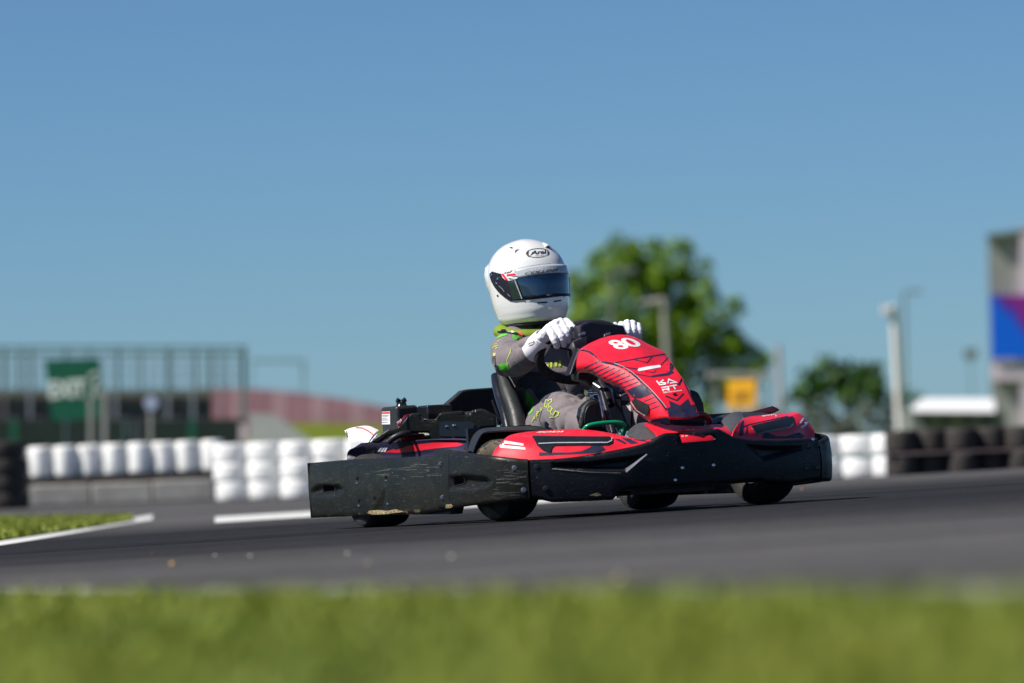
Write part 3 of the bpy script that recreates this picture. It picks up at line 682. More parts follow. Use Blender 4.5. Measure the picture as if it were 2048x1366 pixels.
def screenmat():
    m = pm('screen_print', (0.0, 0.13, 0.85), 0.4, var=0.1, scale=1); nt = m.node_tree; L = nt.links.new; b = nt.nodes['Principled BSDF']
    tc = nd(nt, 'ShaderNodeTexCoord'); mp = nd(nt, 'ShaderNodeMapping'); mp.inputs['Scale'].default_value = (1.0, 1, 0.3); L(tc.outputs['Object'], mp.inputs['Vector'])
    n = nd(nt, 'ShaderNodeTexNoise'); n.inputs['Scale'].default_value = 2.2; L(mp.outputs[0], n.inputs['Vector']); sp = nd(nt, 'ShaderNodeSeparateXYZ'); L(tc.outputs['Object'], sp.inputs[0])
    ad = nd(nt, 'ShaderNodeMath', operation='MULTIPLY_ADD'); ad.inputs[1].default_value = 1.4; L(n.outputs['Fac'], ad.inputs[0]); 
    ad2 = nd(nt, 'ShaderNodeMath', operation='MULTIPLY_ADD'); ad2.inputs[1].default_value = 0.55; ad2.inputs[2].default_value = -0.35; L(sp.outputs['Z'], ad2.inputs[0]); 
    ad3 = nd(nt, 'ShaderNodeMath', operation='MULTIPLY_ADD'); ad3.inputs[1].default_value = 0.5; L(sp.outputs['X'], ad3.inputs[0]); L(ad2.outputs[0], ad3.inputs[2]); L(ad3.outputs[0], ad.inputs[2])
    r = nd(nt, 'ShaderNodeValToRGB'); e = r.color_ramp.elements; e[0].position = 0.45; e[0].color = (0.0, 0.14, 0.85, 1); e[1].position = 0.75; e[1].color = (0.06, 0.03, 0.45, 1)
    x = r.color_ramp.elements.new(1.0); x.color = (0.28, 0.02, 0.28, 1); L(ad.outputs[0], r.inputs['Fac']); L(r.outputs['Color'], b.inputs['Base Color']); return m
sc_o = W(2015, 655, DT - .5); m = MB(); m.prism([W(1984, 718, DT - .5), W(2180, 714, DT - .5), W(2180, 588, DT - .5), W(1981, 590, DT - .5)], (0, 0.15, 0)); m.build('screen', screenmat(), tw, False, org=sc_o, loc=sc_o - tw.location)
qbox(tw, 'ledge', M_twhite, 1986, 728, 2180, 760, DT - .35, 0.3)

# ================================================================== GO-KART (kart axes: X forward, Y left, Z up, metres)
kart = thing('go_kart', 'red and black rental go-kart number 80 cornering on the track', 'go-kart', M=KM)
Z1 = zc(4.096, 600, 760); Z2 = zc(5.12, 1000, 780); Z3 = zc(5.06, 1300, 760); Z6 = zc(6.21, 1130, 640); ZR = zc(5.12, 660, 760); ZP = zc(8.904, 1430, 800); ZS = zc(9.755, 1140, 740)

def solve_col(x, y, curve):
    z = 0.15
    for _ in range(8):
        u, v = Q((x, y, z)); z += (v - interp(curve, u)) / 533.0
    return z
def inpoly(p, pts):
    c = False; n = len(pts)
    for i in range(n):
        a, b = pts[i], pts[i - 1]
        if (a[1] > p[1]) != (b[1] > p[1]) and p[0] < (b[0] - a[0]) * (p[1] - a[1]) / (b[1] - a[1] + 1e-12) + a[0]: c = not c
    return c
def pdist(p, pts):
    d = 1e9; n = len(pts); q = V(p)
    for i in range(n):
        a, b = V(pts[i - 1]), V(pts[i]); ab = b - a; t = max(0, min(1, (q - a).dot(ab) / max(ab.length_squared, 1e-9))); d = min(d, (a + ab * t - q).length)
    return d
def relief(p, feats):
    o = 0
    for pts, dep, soft in feats:
        x0 = min(a for a, _ in pts); x1 = max(a for a, _ in pts)
        if p[0] < x0 - 2 or p[0] > x1 + 2: continue
        if inpoly(p, pts): o += dep * min(1, pdist(p, pts) / soft)
    return o
def bumper(name, path, top, bot, mat, feats=(), nu=80, nv=22, th=0.014, mirror=False, holes=(), bulge=0.006, closed_ends=True):
    pts = spline([V((a, b, 0)) for a, b in path], nu); out = []; inn = []; keep = []
    for i, p in enumerate(pts):
        t = (pts[min(i + 1, nu - 1)] - pts[max(i - 1, 0)]).normalized(); n = V((t.y, -t.x, 0))
        if n.dot(V((p.x, p.y, 0)) - V((-0.1, 0, 0))) < 0: n = -n
        zt, zb = solve_col(p.x, p.y, top), solve_col(p.x, p.y, bot); ro, ri = [], []
        for j in range(nv):
            v = j / (nv - 1); z = zb + (zt - zb) * v; e = min(v, 1 - v) * (zt - zb)
            d = bulge * math.sin(math.pi * v) - 0.007 * max(0, 1 - e / 0.012) ** 2
            q = V((p.x, p.y, z)); d -= relief(Q(q), feats)
            ro.append(q + n * d); ri.append(q - n * (th if 0 < j < nv - 1 else th * 0.5) + n * min(0, d))
        out.append(ro); inn.append(ri)
    if mirror:
        f = lambda g: [[V((p.x, -p.y, p.z)) for p in r] for r in g]; uv = [[Q(p) for p in r] for r in out]; out, inn = f(out), f(inn)
    else: uv = [[Q(p) for p in r] for r in out]
    b = MB(); b.v = [p for r in out for p in r] + [p for r in inn for p in r]; K = nu * nv
    cell = [[True] * (nv - 1) for _ in range(nu - 1)]
    for i in range(nu - 1):
        for j in range(nv - 1):
            c = ((uv[i][j][0] + uv[i + 1][j + 1][0]) / 2, (uv[i][j][1] + uv[i + 1][j + 1][1]) / 2)
            if any(inpoly(c, h) for h in holes): cell[i][j] = False
    I = lambda i, j: i * nv + j
    edges = {}
    for i in range(nu - 1):
        for j in range(nv - 1):
            if not cell[i][j]: continue
            q = (I(i, j), I(i, j + 1), I(i + 1, j + 1), I(i + 1, j)); b.f.append(q); b.f.append(tuple(x + K for x in q[::-1]))
            for e in zip(q, q[1:] + q[:1]): edges[e] = 1
    for (a, c) in list(edges):
        if (c, a) not in edges: b.f.append((a, c, c + K, a + K))
    return b.build(name, mat, kart, sharp=50)

SIDE = [(-0.985, -0.665), (-0.96, -0.675), (-0.6, -0.685), (-0.2, -0.69), (0.2, -0.69), (0.345, -0.69)]
CORN = [(0.30, -0.706), (0.45, -0.712), (0.60, -0.712), (0.72, -0.704), (0.80, -0.682), (0.85, -0.640), (0.880, -0.597)]
FRNT = [(0.884, -0.590), (0.93, -0.48), (0.975, -0.34), (1.015, -0.18), (1.03, 0.0)]
FRNT = FRNT + [(a, -b) for a, b in FRNT[-2::-1]]
slotA = Z1((150, 855), (330, 855), (375, 900), (330, 945), (100, 950), (95, 900))
holeA = Z1((190, 857), (285, 857), (290, 910), (195, 915))
sideb = bumper('side_bumper', SIDE, [(618, 926), (700, 919), (800, 914.5), (897, 911)], [(618, 1036), (695, 1033), (827, 1029), (897, 1019), (910, 1017)], M_plastic, [(slotA, 0.016, 8), (Z1((735, 640), (720, 1100), (560, 1110), (640, 1000), (710, 880), (725, 760)), 0.005, 8)], nu=150, nv=34, holes=(holeA,))
slotB = Z1((1225, 790), (1350, 770), (1540, 790), (1590, 840), (1540, 880), (1350, 905), (1225, 900))
holeB = Z1((1265, 795), (1350, 800), (1350, 850), (1265, 865))
cornb = bumper('corner_bumper', CORN, [(893, 900), (954, 909), (1039, 917.5), (1062, 919)], [(893, 1018), (966, 1008), (1064, 1000.5), (1076, 996)], M_plastic, [(slotB, 0.020, 11)], nu=120, nv=34, holes=(holeB,))
recL = Z2((520, 740), (900, 735), (1240, 690), (1500, 655), (1285, 835), (900, 830), (530, 810))
recR = Z3((940, 645), (1200, 665), (1530, 665), (1540, 710), (1140, 830), (1100, 790))
hole = Z3((240, 590), (275, 545), (640, 555), (680, 600), (640, 615), (265, 638))
ctop = [(1046, 920), (1117, 917.5), (1195, 909), (1254, 897), (1301, 883), (1318, 872), (1332, 866), (1400, 863), (1438, 857), (1450, 863), (1468, 873), (1498, 878), (1557, 880), (1628, 876)]
cbot = [(1046, 996), (1076, 998), (1105, 1005), (1170, 1003), (1226, 1000), (1240, 984), (1262, 976), (1330, 972), (1400, 968), (1470, 964), (1524, 959), (1534, 964), (1586, 967), (1628, 960)]
frontb = bumper('front_bumper', FRNT, ctop, cbot, M_plasticf, [(recL, 0.018, 9), (recR, 0.018, 9)], nu=300, nv=52, holes=(hole,))
for s, nm in ((1, 'side_bumper'), (2, 'corner_bumper')):
    src = sideb if s == 1 else cornb
    me = src.data.copy()
    for v in me.vertices: v.co.y = -v.co.y
    me.flip_normals(); o = bpy.data.objects.new(nm, me); link(o, kart)
    if s == 2: cornL = o
REAR = [(-0.99, -0.66), (-1.05, -0.60), (-1.07, -0.4), (-1.075, 0), (-1.07, 0.4), (-1.05, 0.60), (-0.99, 0.66)]
rb = MB(); pts = spline([V((a, b, 0)) for a, b in REAR], 60)
rb.grid([[p + V((0, 0, z)) for z in (0.06, 0.10, 0.18, 0.25)] for p in pts]); o = rb.build('rear_bumper', M_plastic, kart); sm_ = o.modifiers.new('s', 'SOLIDIFY'); sm_.thickness = 0.02
# bolts on the bumpers
T_b = bvh(sideb, cornb, frontb, cornL)
strokes('seam_shade', [[(896.5, 906), (897, 960), (898, 1016)]], 1.5, T_b, M_trim, cornb, lift=0.001)  # dark stroke: panel seam with its shade line painted in
strokes('window_rim', [hole], 2.2, T_b, M_plasticf, frontb, closed=True, lift=0.003, grid=0)
strokes('slot_rim', [holeA], 1.6, T_b, M_trim, sideb, closed=True, lift=0.002, grid=0)
strokes('slot_rim', [holeB], 1.6, T_b, M_trim, cornb, closed=True, lift=0.002, grid=0)
def bolt(px, py, r, mat, parent, ring=None):
    h = cast(T_b, px, py, 0.0)
    if not h: return
    d = (KO - h).normalized(); m = MB(); M = Matrix.Translation(h) @ d.to_track_quat('Z', 'Y').to_matrix().to_4x4()
    m.lathe([(0.0001, 0.004), (r * 0.45, 0.004), (r * 0.5, 0.0015), (r * 0.55, 0.005), (r, 0.004), (r * 1.1, 0.0), (r * 1.1, -0.01), (0.0001, -0.01)], M, 14); m.build('bolt', mat, parent)
for x, y in Z1((1155, 690), (1172, 962)): bolt(x, y, 0.0095, M_rim, sideb)
for x, y in Z1((467, 845), (707, 825), (483, 1030), (720, 1015), (1050, 745)): bolt(x, y, 0.0055, M_steel, sideb)
for x, y in Z1((470, 805), (705, 795), (612, 965), (485, 985)): bolt(x, y, 0.006, M_black, sideb)
for x, y in Z1((1757, 722), (1832, 902)): bolt(x, y, 0.0095, M_rim, cornb)
for x, y in Z1((1937, 710), (2012, 888)): bolt(x, y, 0.0095, M_darksteel, frontb)
for x, y in Z3((330, 890), (645, 862), (258, 1013)): bolt(x, y, 0.006, M_steel, frontb)
for x, y in Z3((1600, 672), (1580, 895)): bolt(x, y, 0.010, M_black, frontb)
for x, y in Z3((1698, 662), (1685, 888)): bolt(x, y, 0.011, M_black, cornL)
for x, y in Z3((668, 602), (1648, 602)): bolt(x, y, 0.007, M_steel, frontb)
# pale stroke painting in the lit crease edge at the left of the front bumper
strokes('lit_edge', [Z2((1290, 838), (1360, 778), (1430, 718), (1502, 658))], 2.6, T_b, pm('lit_edge_grey', (0.36, 0.34, 0.38), 0.4, var=0.2), frontb, lift=0.004, grid=0)
M_scr = pm('scratch_marks', (0.15, 0.15, 0.135), 0.5, var=0.6, scale=60)
strokes('scratch', [Z2((530, 808), (900, 840), (1240, 850))], 1.6, T_b, M_scr, frontb, lift=0.002)
rng = random.Random(3)
ln = []
for k in range(24):
    x, y = rng.uniform(1600, 1780), rng.uniform(740, 860); l = rng.uniform(30, 110); a = rng.uniform(-0.10, 0.02); ln.append((Z1((x, y), (x + l * 0.5, y + l * a * 0.4), (x + l, y + l * a)), rng.uniform(0.25, 0.6)))
for k in range(24):
    x, y = rng.uniform(520, 1080), rng.uniform(690, 800); l = rng.uniform(30, 120); a = rng.uniform(-0.14, 0.02); ln.append((Z1((x, y), (x + l, y + l * a)), rng.uniform(0.25, 0.6)))
for k in range(8):
    x, y = rng.uniform(1560, 1760), rng.uniform(880, 990); l = rng.uniform(40, 140); a = rng.uniform(-0.15, 0.05); ln.append((Z1((x, y), (x + l, y + l * a)), rng.uniform(0.25, 0.5)))
for i, q in enumerate(ln): pass
strokes('scuff_marks', ln, 0.8, T_b, M_scr, sideb, lift=0.0012)['kind'] = 'stuff'
M_mud = pm('dried_mud', (0.36, 0.28, 0.15), 0.95, var=0.4, scale=60, bump=0.8, bscale=150)
poly('mud_patch', Z1((555, 1090), (570, 1068), (640, 1062), (700, 1072), (790, 1058), (860, 1078), (800, 1085), (720, 1095), (600, 1100)), T_b, M_mud, sideb, lift=0.0022)
poly('mud_patch', Z1((1190, 1050), (1200, 1020), (1240, 1015), (1260, 1030), (1230, 1050)), T_b, M_mud, sideb, lift=0.0022)
poly('mud_patch', Z2((915, 1080), (960, 1060), (1000, 1050), (1040, 1075), (1000, 1085)), T_b, M_mud, frontb, lift=0.0022)

# floor pan and frame
m = MB(); m.box((0.34, 0, 0.088), (1.02, 0.50, 0.008)); m.box((0.62, 0.02, 0.074), (0.36, 0.34, 0.016)); m.build('floor_pan', M_trim, kart, False)
m = MB(); m.box((0.80, 0, 0.135), (0.02, 1.02, 0.10)); m.build('bumper_support', M_trim, kart, False)
m = MB()
for s in (-1, 1):
    m.tube(spline([V((0.88, s * 0.16, 0.125)), V((0.5, s * 0.22, 0.11)), V((0.0, s * 0.33, 0.11)), V((-0.55, s * 0.33, 0.11)), V((-0.95, s * 0.3, 0.12))], 20), 0.016, 8)
    m.tube(spline([V((0.42, s * 0.25, 0.12)), V((0.30, s * 0.58, 0.12)), V((0.1, s * 0.62, 0.12)), V((-0.3, s * 0.62, 0.12)), V((-0.4, s * 0.32, 0.12))], 22), 0.013, 8)
m.tube([V((0.535, -0.45, 0.125)), V((0.535, 0.45, 0.125))], 0.015, 8); m.tube([V((-0.535, -0.5, 0.14)), V((-0.535, 0.5, 0.14))], 0.02, 10)
for x in (0.85, 0.2, -0.6, -0.93): m.tube([V((x, -0.3, 0.115)), V((x, 0.3, 0.115))], 0.014, 8)
m.build('chassis_frame', M_black, kart)
# lower sill under the side bumper, undertray lip
m = MB(); m.prism([P(*p, X=q) for p, q in (((700, 1020), -0.62), ((830, 1030), 0.05), ((900, 1029), 0.33), ((905, 1010), 0.33), ((700, 1008), -0.62))], (0.0, 0.05, 0)); m.build('sill', M_satin, kart, False)

# wheels
def wheel(x, y, R, w, steer=0.0, name='wheel'):
    M = Matrix.Translation((x, y, R)) @ Matrix.Rotation(steer, 4, 'Z') @ Matrix.Rotation(math.pi / 2, 4, 'X')
    h = w / 2; root = bpy.data.objects.new(name, None); link(root, kart); root.location = (0, 0, 0)
    prof = [(R * 0.46, -h * 0.8), (R * 0.62, -h * 0.98), (R * 0.80, -h), (R * 0.93, -h * 0.9), (R * 0.985, -h * 0.66), (R * 0.998, -h * 0.3), (R, 0), (R * 0.998, h * 0.3), (R * 0.985, h * 0.66), (R * 0.93, h * 0.9), (R * 0.80, h), (R * 0.62, h * 0.98), (R * 0.46, h * 0.8), (R * 0.45, 0)]
    b = MB(); b.lathe(prof, M, 48); b.build('tyre', M_rubber, root)
    b = MB(); rr = R * 0.47
    b.lathe([(rr, -h * 0.85), (rr * 1.04, -h * 0.8), (rr * 0.9, -h * 0.6), (rr * 0.85, 0), (rr * 0.9, h * 0.6), (rr * 1.04, h * 0.8), (rr, h * 0.85), (rr * 0.8, h * 0.5), (rr * 0.3, h * 0.35), (0.001, h * 0.35), (0.001, -h * 0.35), (rr * 0.3, -h * 0.35), (rr * 0.8, -h * 0.5)], M, 32); b.build('rim', M_rim, root)
    return root
ST = 0.16
fw = wheel(0.535, -0.53, 0.152, 0.135, ST); wheel(0.535, 0.53, 0.152, 0.135, ST)
T_ty = bvh([c for c in fw.children if c.name.startswith('tyre')][0])
poly('tread_dust', Z1((1440, 600), (1450, 560), (1490, 510), (1545, 478), (1620, 470), (1660, 490), (1640, 620), (1500, 640)), T_ty, M_tyredust, fw, lift=0.001)
poly('tread_dust', Z1((1480, 1040), (1540, 1030), (1640, 1120), (1590, 1150), (1520, 1110)), T_ty, M_tyredust, fw, lift=0.001)
wheel(-0.535, -0.575, 0.142, 0.185); wheel(-0.535, 0.575, 0.142, 0.185)

# front pods: red shells over the bumper, each with a black grip slot
podR = [
    [P(1008, 884, X=.60), P(1040, 866, X=.60), P(1090, 861, X=.66), P(1140, 858, X=.72), P(1190, 861, X=.78), P(1240, 870, X=.86), P(1275, 880, X=.94)],
    [P(998, 890, X=.66), P(1024, 869, X=.66), P(1070, 868.5, X=.73), P(1140, 867, X=.80), P(1195, 868, X=.85), P(1250, 874, X=.92), P(1290, 881, X=.97)],
    [P(992, 896, X=.69), P(1018, 874, X=.70), P(1066, 874, X=.78), P(1140, 873, X=.85), P(1200, 873, X=.90), P(1256, 878, X=.95), P(1300, 880, X=.985)],
    [P(988, 903, X=.715), P(1010, 890, X=.745), P(1062, 892, X=.82), P(1140, 890, X=.89), P(1202, 886, X=.935), P(1258, 885, X=.965), P(1306, 880, X=.995)],
    [P(984, 912, X=.735), P(1005, 916, X=.775), P(1060, 920, X=.845), P(1140, 915, X=.92), P(1204, 905, X=.955), P(1260, 894, X=.98), P(1312, 881, X=1.0)]]
podr = patch('front_pod', podR, 34, 60, M_red, kart, 0.006, sharp=60)
podL = [
    [P(1484, 838, X=.86), P(1500, 833, X=.80), P(1540, 829, X=.72), P(1575, 826, X=.66), P(1592, 824, X=.62), P(1606, 832, X=.62)],
    [P(1480, 843, X=.91), P(1497, 842, X=.87), P(1540, 836, X=.80), P(1575, 830.5, X=.73), P(1597, 826, X=.68), P(1612, 838, X=.67)],
    [P(1475, 850, X=.94), P(1494, 852, X=.915), P(1540, 843, X=.85), P(1578, 835, X=.77), P(1602, 830, X=.71), P(1620, 848, X=.70)],
    [P(1468, 862, X=.965), P(1490, 866, X=.95), P(1540, 862, X=.90), P(1585, 857, X=.83), P(1610, 850, X=.76), P(1628, 860, X=.745)],
    [P(1462, 880, X=.98), P(1490, 890, X=.965), P(1540, 892, X=.92), P(1585, 890, X=.86), P(1612, 884, X=.80), P(1630, 880, X=.77)]]
podl = patch('front_pod', podL, 40, 60, M_red, kart, 0.006, sharp=60)
T_pr = bvh(podr); T_pl = bvh(podl)
M_grip = pm('grip_slot_black', (0.013, 0.014, 0.018), 0.3, coat=0.2)
def on_pod(tree, pod, mirror=False, **k): pass
gr = poly('grip_slot', Z2((330, 478), (1120, 485), (1150, 500), (1150, 545), (1110, 560), (560, 570), (530, 600), (520, 640), (440, 610), (380, 560)), T_pr, M_grip, podr, lift=0.004, thick=0.006)
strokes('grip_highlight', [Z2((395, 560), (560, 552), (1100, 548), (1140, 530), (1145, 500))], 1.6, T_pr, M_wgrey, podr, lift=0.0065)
poly('white_stripe', Z2((20, 515), (240, 552), (240, 572), (5, 545)), T_pr, M_white, podr, lift=0.0011)
poly('white_stripe', Z2((0, 562), (255, 588), (262, 612), (0, 592)), T_pr, M_white, podr, lift=0.0011)
poly('navy_patch', Z2((940, 570), (1040, 560), (1090, 620), (1110, 640), (400, 675), (400, 640), (720, 640), (840, 625), (920, 590)), T_pr, M_navy, podr, lift=0.0007)
poly('navy_patch', Z2((1160, 500), (1220, 500), (1300, 545), (1280, 555)), T_pr, M_navy, podr, lift=0.0007)
poly('navy_patch', Z2((1240, 490), (1330, 500), (1420, 545), (1340, 555)), T_pr, M_navy, podr, lift=0.0007)
poly('navy_patch', Z2((1370, 510), (1520, 535), (1560, 530), (1600, 500), (1380, 480)), T_pr, M_navy, podr, lift=0.0007)
lettering('pod_lettering', 'SODI', [(1072, 866), (1124, 865), (1128, 862.5), (1078, 863.5)], T_pr, M_white, podr, bold=0.03, lift=0.0012, grid=3)
# left pod prints, laid where the picture shows them
poly('grip_slot', ZP((640, 470), (1380, 300), (1390, 420), (1330, 480), (1000, 540), (850, 570), (730, 600)), T_pl, M_grip, podl, lift=0.004, thick=0.006)
poly('white_stripe', ZP((1500, 405), (1570, 300), (1605, 320), (1520, 425)), T_pl, M_white, podl, lift=0.0011)
poly('white_stripe', ZP((1520, 480), (1600, 430), (1635, 350), (1660, 370), (1620, 460), (1545, 508)), T_pl, M_white, podl, lift=0.0011)
poly('navy_patch', ZP((480, 360), (510, 370), (500, 640), (420, 640), (440, 500)), T_pl, M_navy, podl, lift=0.0007)
poly('navy_patch', ZP((560, 470), (585, 470), (575, 610), (545, 610)), T_pl, M_navy, podl, lift=0.0007)
poly('navy_patch', ZP((870, 580), (945, 575), (1080, 640), (1250, 650), (1400, 600), (1500, 580), (1600, 640), (1550, 680), (1000, 690), (830, 680)), T_pl, M_navy, podl, lift=0.0007)
strokes('navy_line', [ZP((500, 480), (600, 440), (1300, 290))], 2, T_pl, M_navy, podl, lift=0.0009)
lettering('pod_lettering', 'SODI', [ZP((850, 300))[0], ZP((1080, 262))[0], ZP((1100, 245))[0], ZP((830, 280))[0]], T_pl, M_white, podl, bold=0.03, lift=0.0012, grid=3)

# nose between the pods
nose = [
    [P(1288, 846, X=.80), P(1315, 843, X=.80), P(1345, 850, X=.82), P(1400, 852, X=.84), P(1430, 848, X=.84), P(1450, 850, X=.82)],
    [P(1300, 856, X=.88), P(1322, 855, X=.88), P(1350, 858, X=.88), P(1400, 857, X=.89), P(1425, 853, X=.89), P(1455, 856, X=.88)],
    [P(1312, 868, X=.95), P(1332, 866, X=.95), P(1360, 864, X=.96), P(1400, 861, X=.96), P(1432, 858, X=.96), P(1462, 866, X=.94)],
    [P(1318, 878, X=.985), P(1340, 884, X=.99), P(1370, 887, X=1.0), P(1400, 886, X=1.0), P(1440, 885, X=.99), P(1470, 884, X=.97)],
    [P(1322, 900, X=.985), P(1340, 905, X=.99), P(1370, 905, X=1.0), P(1400, 904, X=1.0), P(1440, 902, X=.99), P(1470, 900, X=.97)]]
nz_ = patch('nose_cone', nose, 20, 30, M_red, kart, 0.006, sharp=60); T_n = bvh(nz_)
lettering('nose_lettering', 'RT', [Z3((355, 515))[0], Z3((460, 510))[0], Z3((470, 497))[0], Z3((370, 500))[0]], T_n, M_white, nz_, bold=0.03, lift=0.0012, grid=3)
strokes('nose_mark', [Z3((285, 572), (305, 570)), Z3((320, 570), (340, 568)), Z3((355, 568), (380, 565))], 1.6, T_n, M_white, nz_, lift=0.0007)
M_greyp = pm('grey_moulded_plastic', (0.075, 0.078, 0.082), 0.3, var=0.04, spec=0.7)
patch('cowl', [[P(1252, 868, X=.70), P(1262, 856, X=.68), P(1276, 847, X=.66), P(1296, 844, X=.66)], [P(1262, 874, X=.84), P(1278, 862, X=.82), P(1296, 853, X=.80), P(1312, 850, X=.79)], [P(1290, 884, X=.95), P(1305, 878, X=.94), P(1320, 872, X=.93), P(1333, 866, X=.92)]], 12, 12, M_greyp, kart)
patch('cowl', [[P(1441, 866, X=.86), P(1443, 842, X=.80), P(1462, 826, X=.76), P(1482, 823, X=.74)], [P(1450, 870, X=.92), P(1466, 850, X=.87), P(1477, 836, X=.82), P(1486, 832, X=.78)], [P(1462, 876, X=.95), P(1478, 868, X=.93), P(1486, 850, X=.88), P(1489, 836, X=.82)]], 12, 12, M_greyp, kart)
patch('carbon_cover', [[P(1296, 842, X=.74), P(1315, 832, X=.74), P(1340, 834, X=.74)], [P(1304, 850, X=.80), P(1320, 846, X=.82), P(1340, 848, X=.82)]], 8, 10, pm('woven_black', (0.03, 0.035, 0.05), 0.3, bump=0.5, bscale=300), kart)
# winglet standing behind the left pod
m = MB(); m.prism([P(1468, 833, X=.55), P(1545, 812, X=.45), P(1554, 816, X=.45), P(1548, 822, X=.45), P(1490, 834, X=.52)], (-0.03, 0.02, -0.006)); m.build('winglet', M_red, kart, False)
m = MB(); m.prism([P(1512, 826, X=.46), P(1550, 814, X=.44), P(1555, 818, X=.44), P(1545, 823, X=.44), P(1530, 828, X=.46)], (-0.02, 0.02, -0.004)); m.build('winglet_tip', M_black, kart, False)
# black mudguard over each front wheel
def guard(mirror):
    top = [P(938, 902, X=.40), P(945, 878, X=.42), P(958, 860, X=.44), P(985, 855, X=.46), P(1040, 852, X=.50), P(1076, 852, X=.54), P(1102, 862, X=.58)]
    low = [P(946, 905, X=.45), P(954, 884, X=.48), P(966, 866, X=.52), P(990, 861.5, X=.55), P(1040, 860, X=.59), P(1078, 861, X=.62), P(1102, 865, X=.63)]
    bk = [p + V((-0.12, 0.03, -0.02)) for p in top]
    return patch('mudguard', [bk, top, low], 12, 40, M_satin, kart, 0.006, sharp=50, mirror=mirror)
guard(False); guard(True)
for sg in (-1, 1): m = MB(); m.box((0.37, sg * 0.47, 0.25), (0.02, 0.26, 0.20)); m.build('guard_liner', M_trim, kart, False)
# ---------------------------------------------------------------- steering fairing
sec = [  # X, centre z, upper edge pixel (X), lower edge pixel (X)
    ((1239, 669), (1160, 698, .43), (1154, 745, .42)),
    ((1262, 694), (1183, 708, .53), (1184, 747, .52)),
    ((1285, 716), (1205, 724, .60), (1208, 763, .60)),
    ((1305, 741), (1250, 738, .71), (1240, 775, .70)),
    ((1335, 769), (1290, 771, .835), (1257, 793, .75)),
    ((1352, 797), (1315, 798, .905), (1267, 820, .77)),
    ((1371, 836), (1336, 834, .97), (1296, 842, .82))]
Cc = [P(*a, Y=0) for a, _, _ in sec]; Ee = [P(b[0], b[1], X=b[2]) for _, b, _ in sec]; Ll = [P(c[0], c[1], X=c[2]) for _, _, c in sec]
N = 42; Cc, Ee, Ll = spline(Cc, N), spline(Ee, N), spline(Ll, N)
rows = []
for k, (c, e, l) in enumerate(zip(Cc, Ee, Ll)):
    half = []
    for t in (0, .25, .5, .75, .93): q = c.lerp(e, t); q = V((q.x, q.y, c.z + (e.z - c.z) * t ** 2.0)); half.append(q)
    half.append(e.lerp(l, 0.02) + V((0, -0.001, 0)))
    for t in (.1, .35, .65, 1.0): q = e.lerp(l, t); half.append(q + V((0.006, -0.012, 0.0)) * math.sin(math.pi * t))
    mir = [V((q.x, -q.y, q.z)) for q in half[:0:-1]]
    rows.append(mir + half)
m = MB(); m.grid(rows); fairing = m.build('front_fairing', M_red, kart, sharp=32)
sol = fairing.modifiers.new('s', 'SOLIDIFY'); sol.thickness = 0.008; sol.offset = -1 
T_f = bvh(fairing)
toc = KO - fairing.data.polygons[len(fairing.data.polygons) // 2].center
if fairing.data.polygons[len(fairing.data.polygons) // 2].normal.dot(toc) < 0: fairing.data.flip_normals()
fa = fairing
L1 = dict(lift=0.0005); L2 = dict(lift=0.0007); L3 = dict(lift=0.0011)
def nav(nm, lns, w, **k): return strokes(nm, lns, w, T_f, M_navy, fa, **(k or L2))
nav('trim_line', [Z6((190, 368), (300, 396), (345, 425), (390, 472), (430, 515), (600, 548))], 4.4)
nav('trim_line', [Z6((600, 548), (700, 585), (800, 645), (880, 705), (950, 775), (1030, 850), (1100, 920), (1200, 1035), (1262, 1120))], 4.0)
nav('trim_line', [Z6((605, 535), (860, 487), (1080, 450), (1295, 415))], 2.6)
nav('trim_line', [Z6((850, 492), (1018, 532), (1085, 452))], 1.8, lift=0.0009)
nav('trim_line', [Z6((1290, 455), (1190, 562))], 1.8, lift=0.0009)
nav('trim_line', [Z6((620, 556), (760, 590), (905, 612))], 2.0, lift=0.0009)
nav('trim_line', [Z6((820, 660), (1060, 705))], 1.4, lift=0.0009)
nav('trim_line', [Z6((1000, 640), (1105, 655), (1130, 625))], 1.4, lift=0.0009)
nav('chevron', [Z6((1250, 945), (1388, 1000), (1475, 915))], 3.2)
poly('navy_panel', Z6((1275, 402), (1285, 382), (1306, 395), (1368, 505), (1366, 545), (1332, 650), (1320, 675), (1290, 690), (1075, 715), (1060, 702), (1090, 690), (1280, 655), (1298, 640), (1303, 450)), T_f, M_navy, fa, **L2)
poly('navy_panel', Z6((1290, 1000), (1430, 1062), (1530, 975), (1562, 1058), (1600, 1050), (1655, 1150), (1665, 1195), (1480, 1205), (1290, 1200), (1268, 1095), (1308, 1080)), T_f, M_navy, fa, **L2)
poly('navy_panel', Z6((765, 872), (952, 792), (1085, 915), (1060, 928), (935, 975), (850, 972)), T_f, M_navy, fa, **L2)
nav('edge_line', [Z6((1362, 505), (1412, 615), (1475, 765), (1572, 975), (1645, 1118))], 2.4)
st = []
for (a, b, c, d) in ((405, 522, 235, 600), (470, 556, 285, 640), (550, 578, 350, 668), (620, 598, 410, 700), (690, 622, 470, 728), (752, 655, 520, 757), (812, 690, 590, 780), (866, 730, 645, 808), (915, 768, 710, 845)):
    st.append(Z6((a, b), (c + (a - c) * .02, d + (b - d) * .02)))
nav('side_stripe', st, 2.7)
nav('side_stripe', [Z6((985, 1012), (1120, 955)), Z6((1020, 1062), (1168, 1002)), Z6((1058, 1112), (1195, 1060))], 2.0)
poly('air_scoop', Z6((842, 1000), (880, 970), (1040, 1048), (1050, 1090), (1025, 1165), (920, 1100)), T_f, M_satin, fa, lift=0.004, thick=0.006)
strokes('scoop_rim', [Z6((845, 1010), (910, 1105), (1020, 1172))], 1.6, T_f, M_wgrey, fa, lift=0.0105)
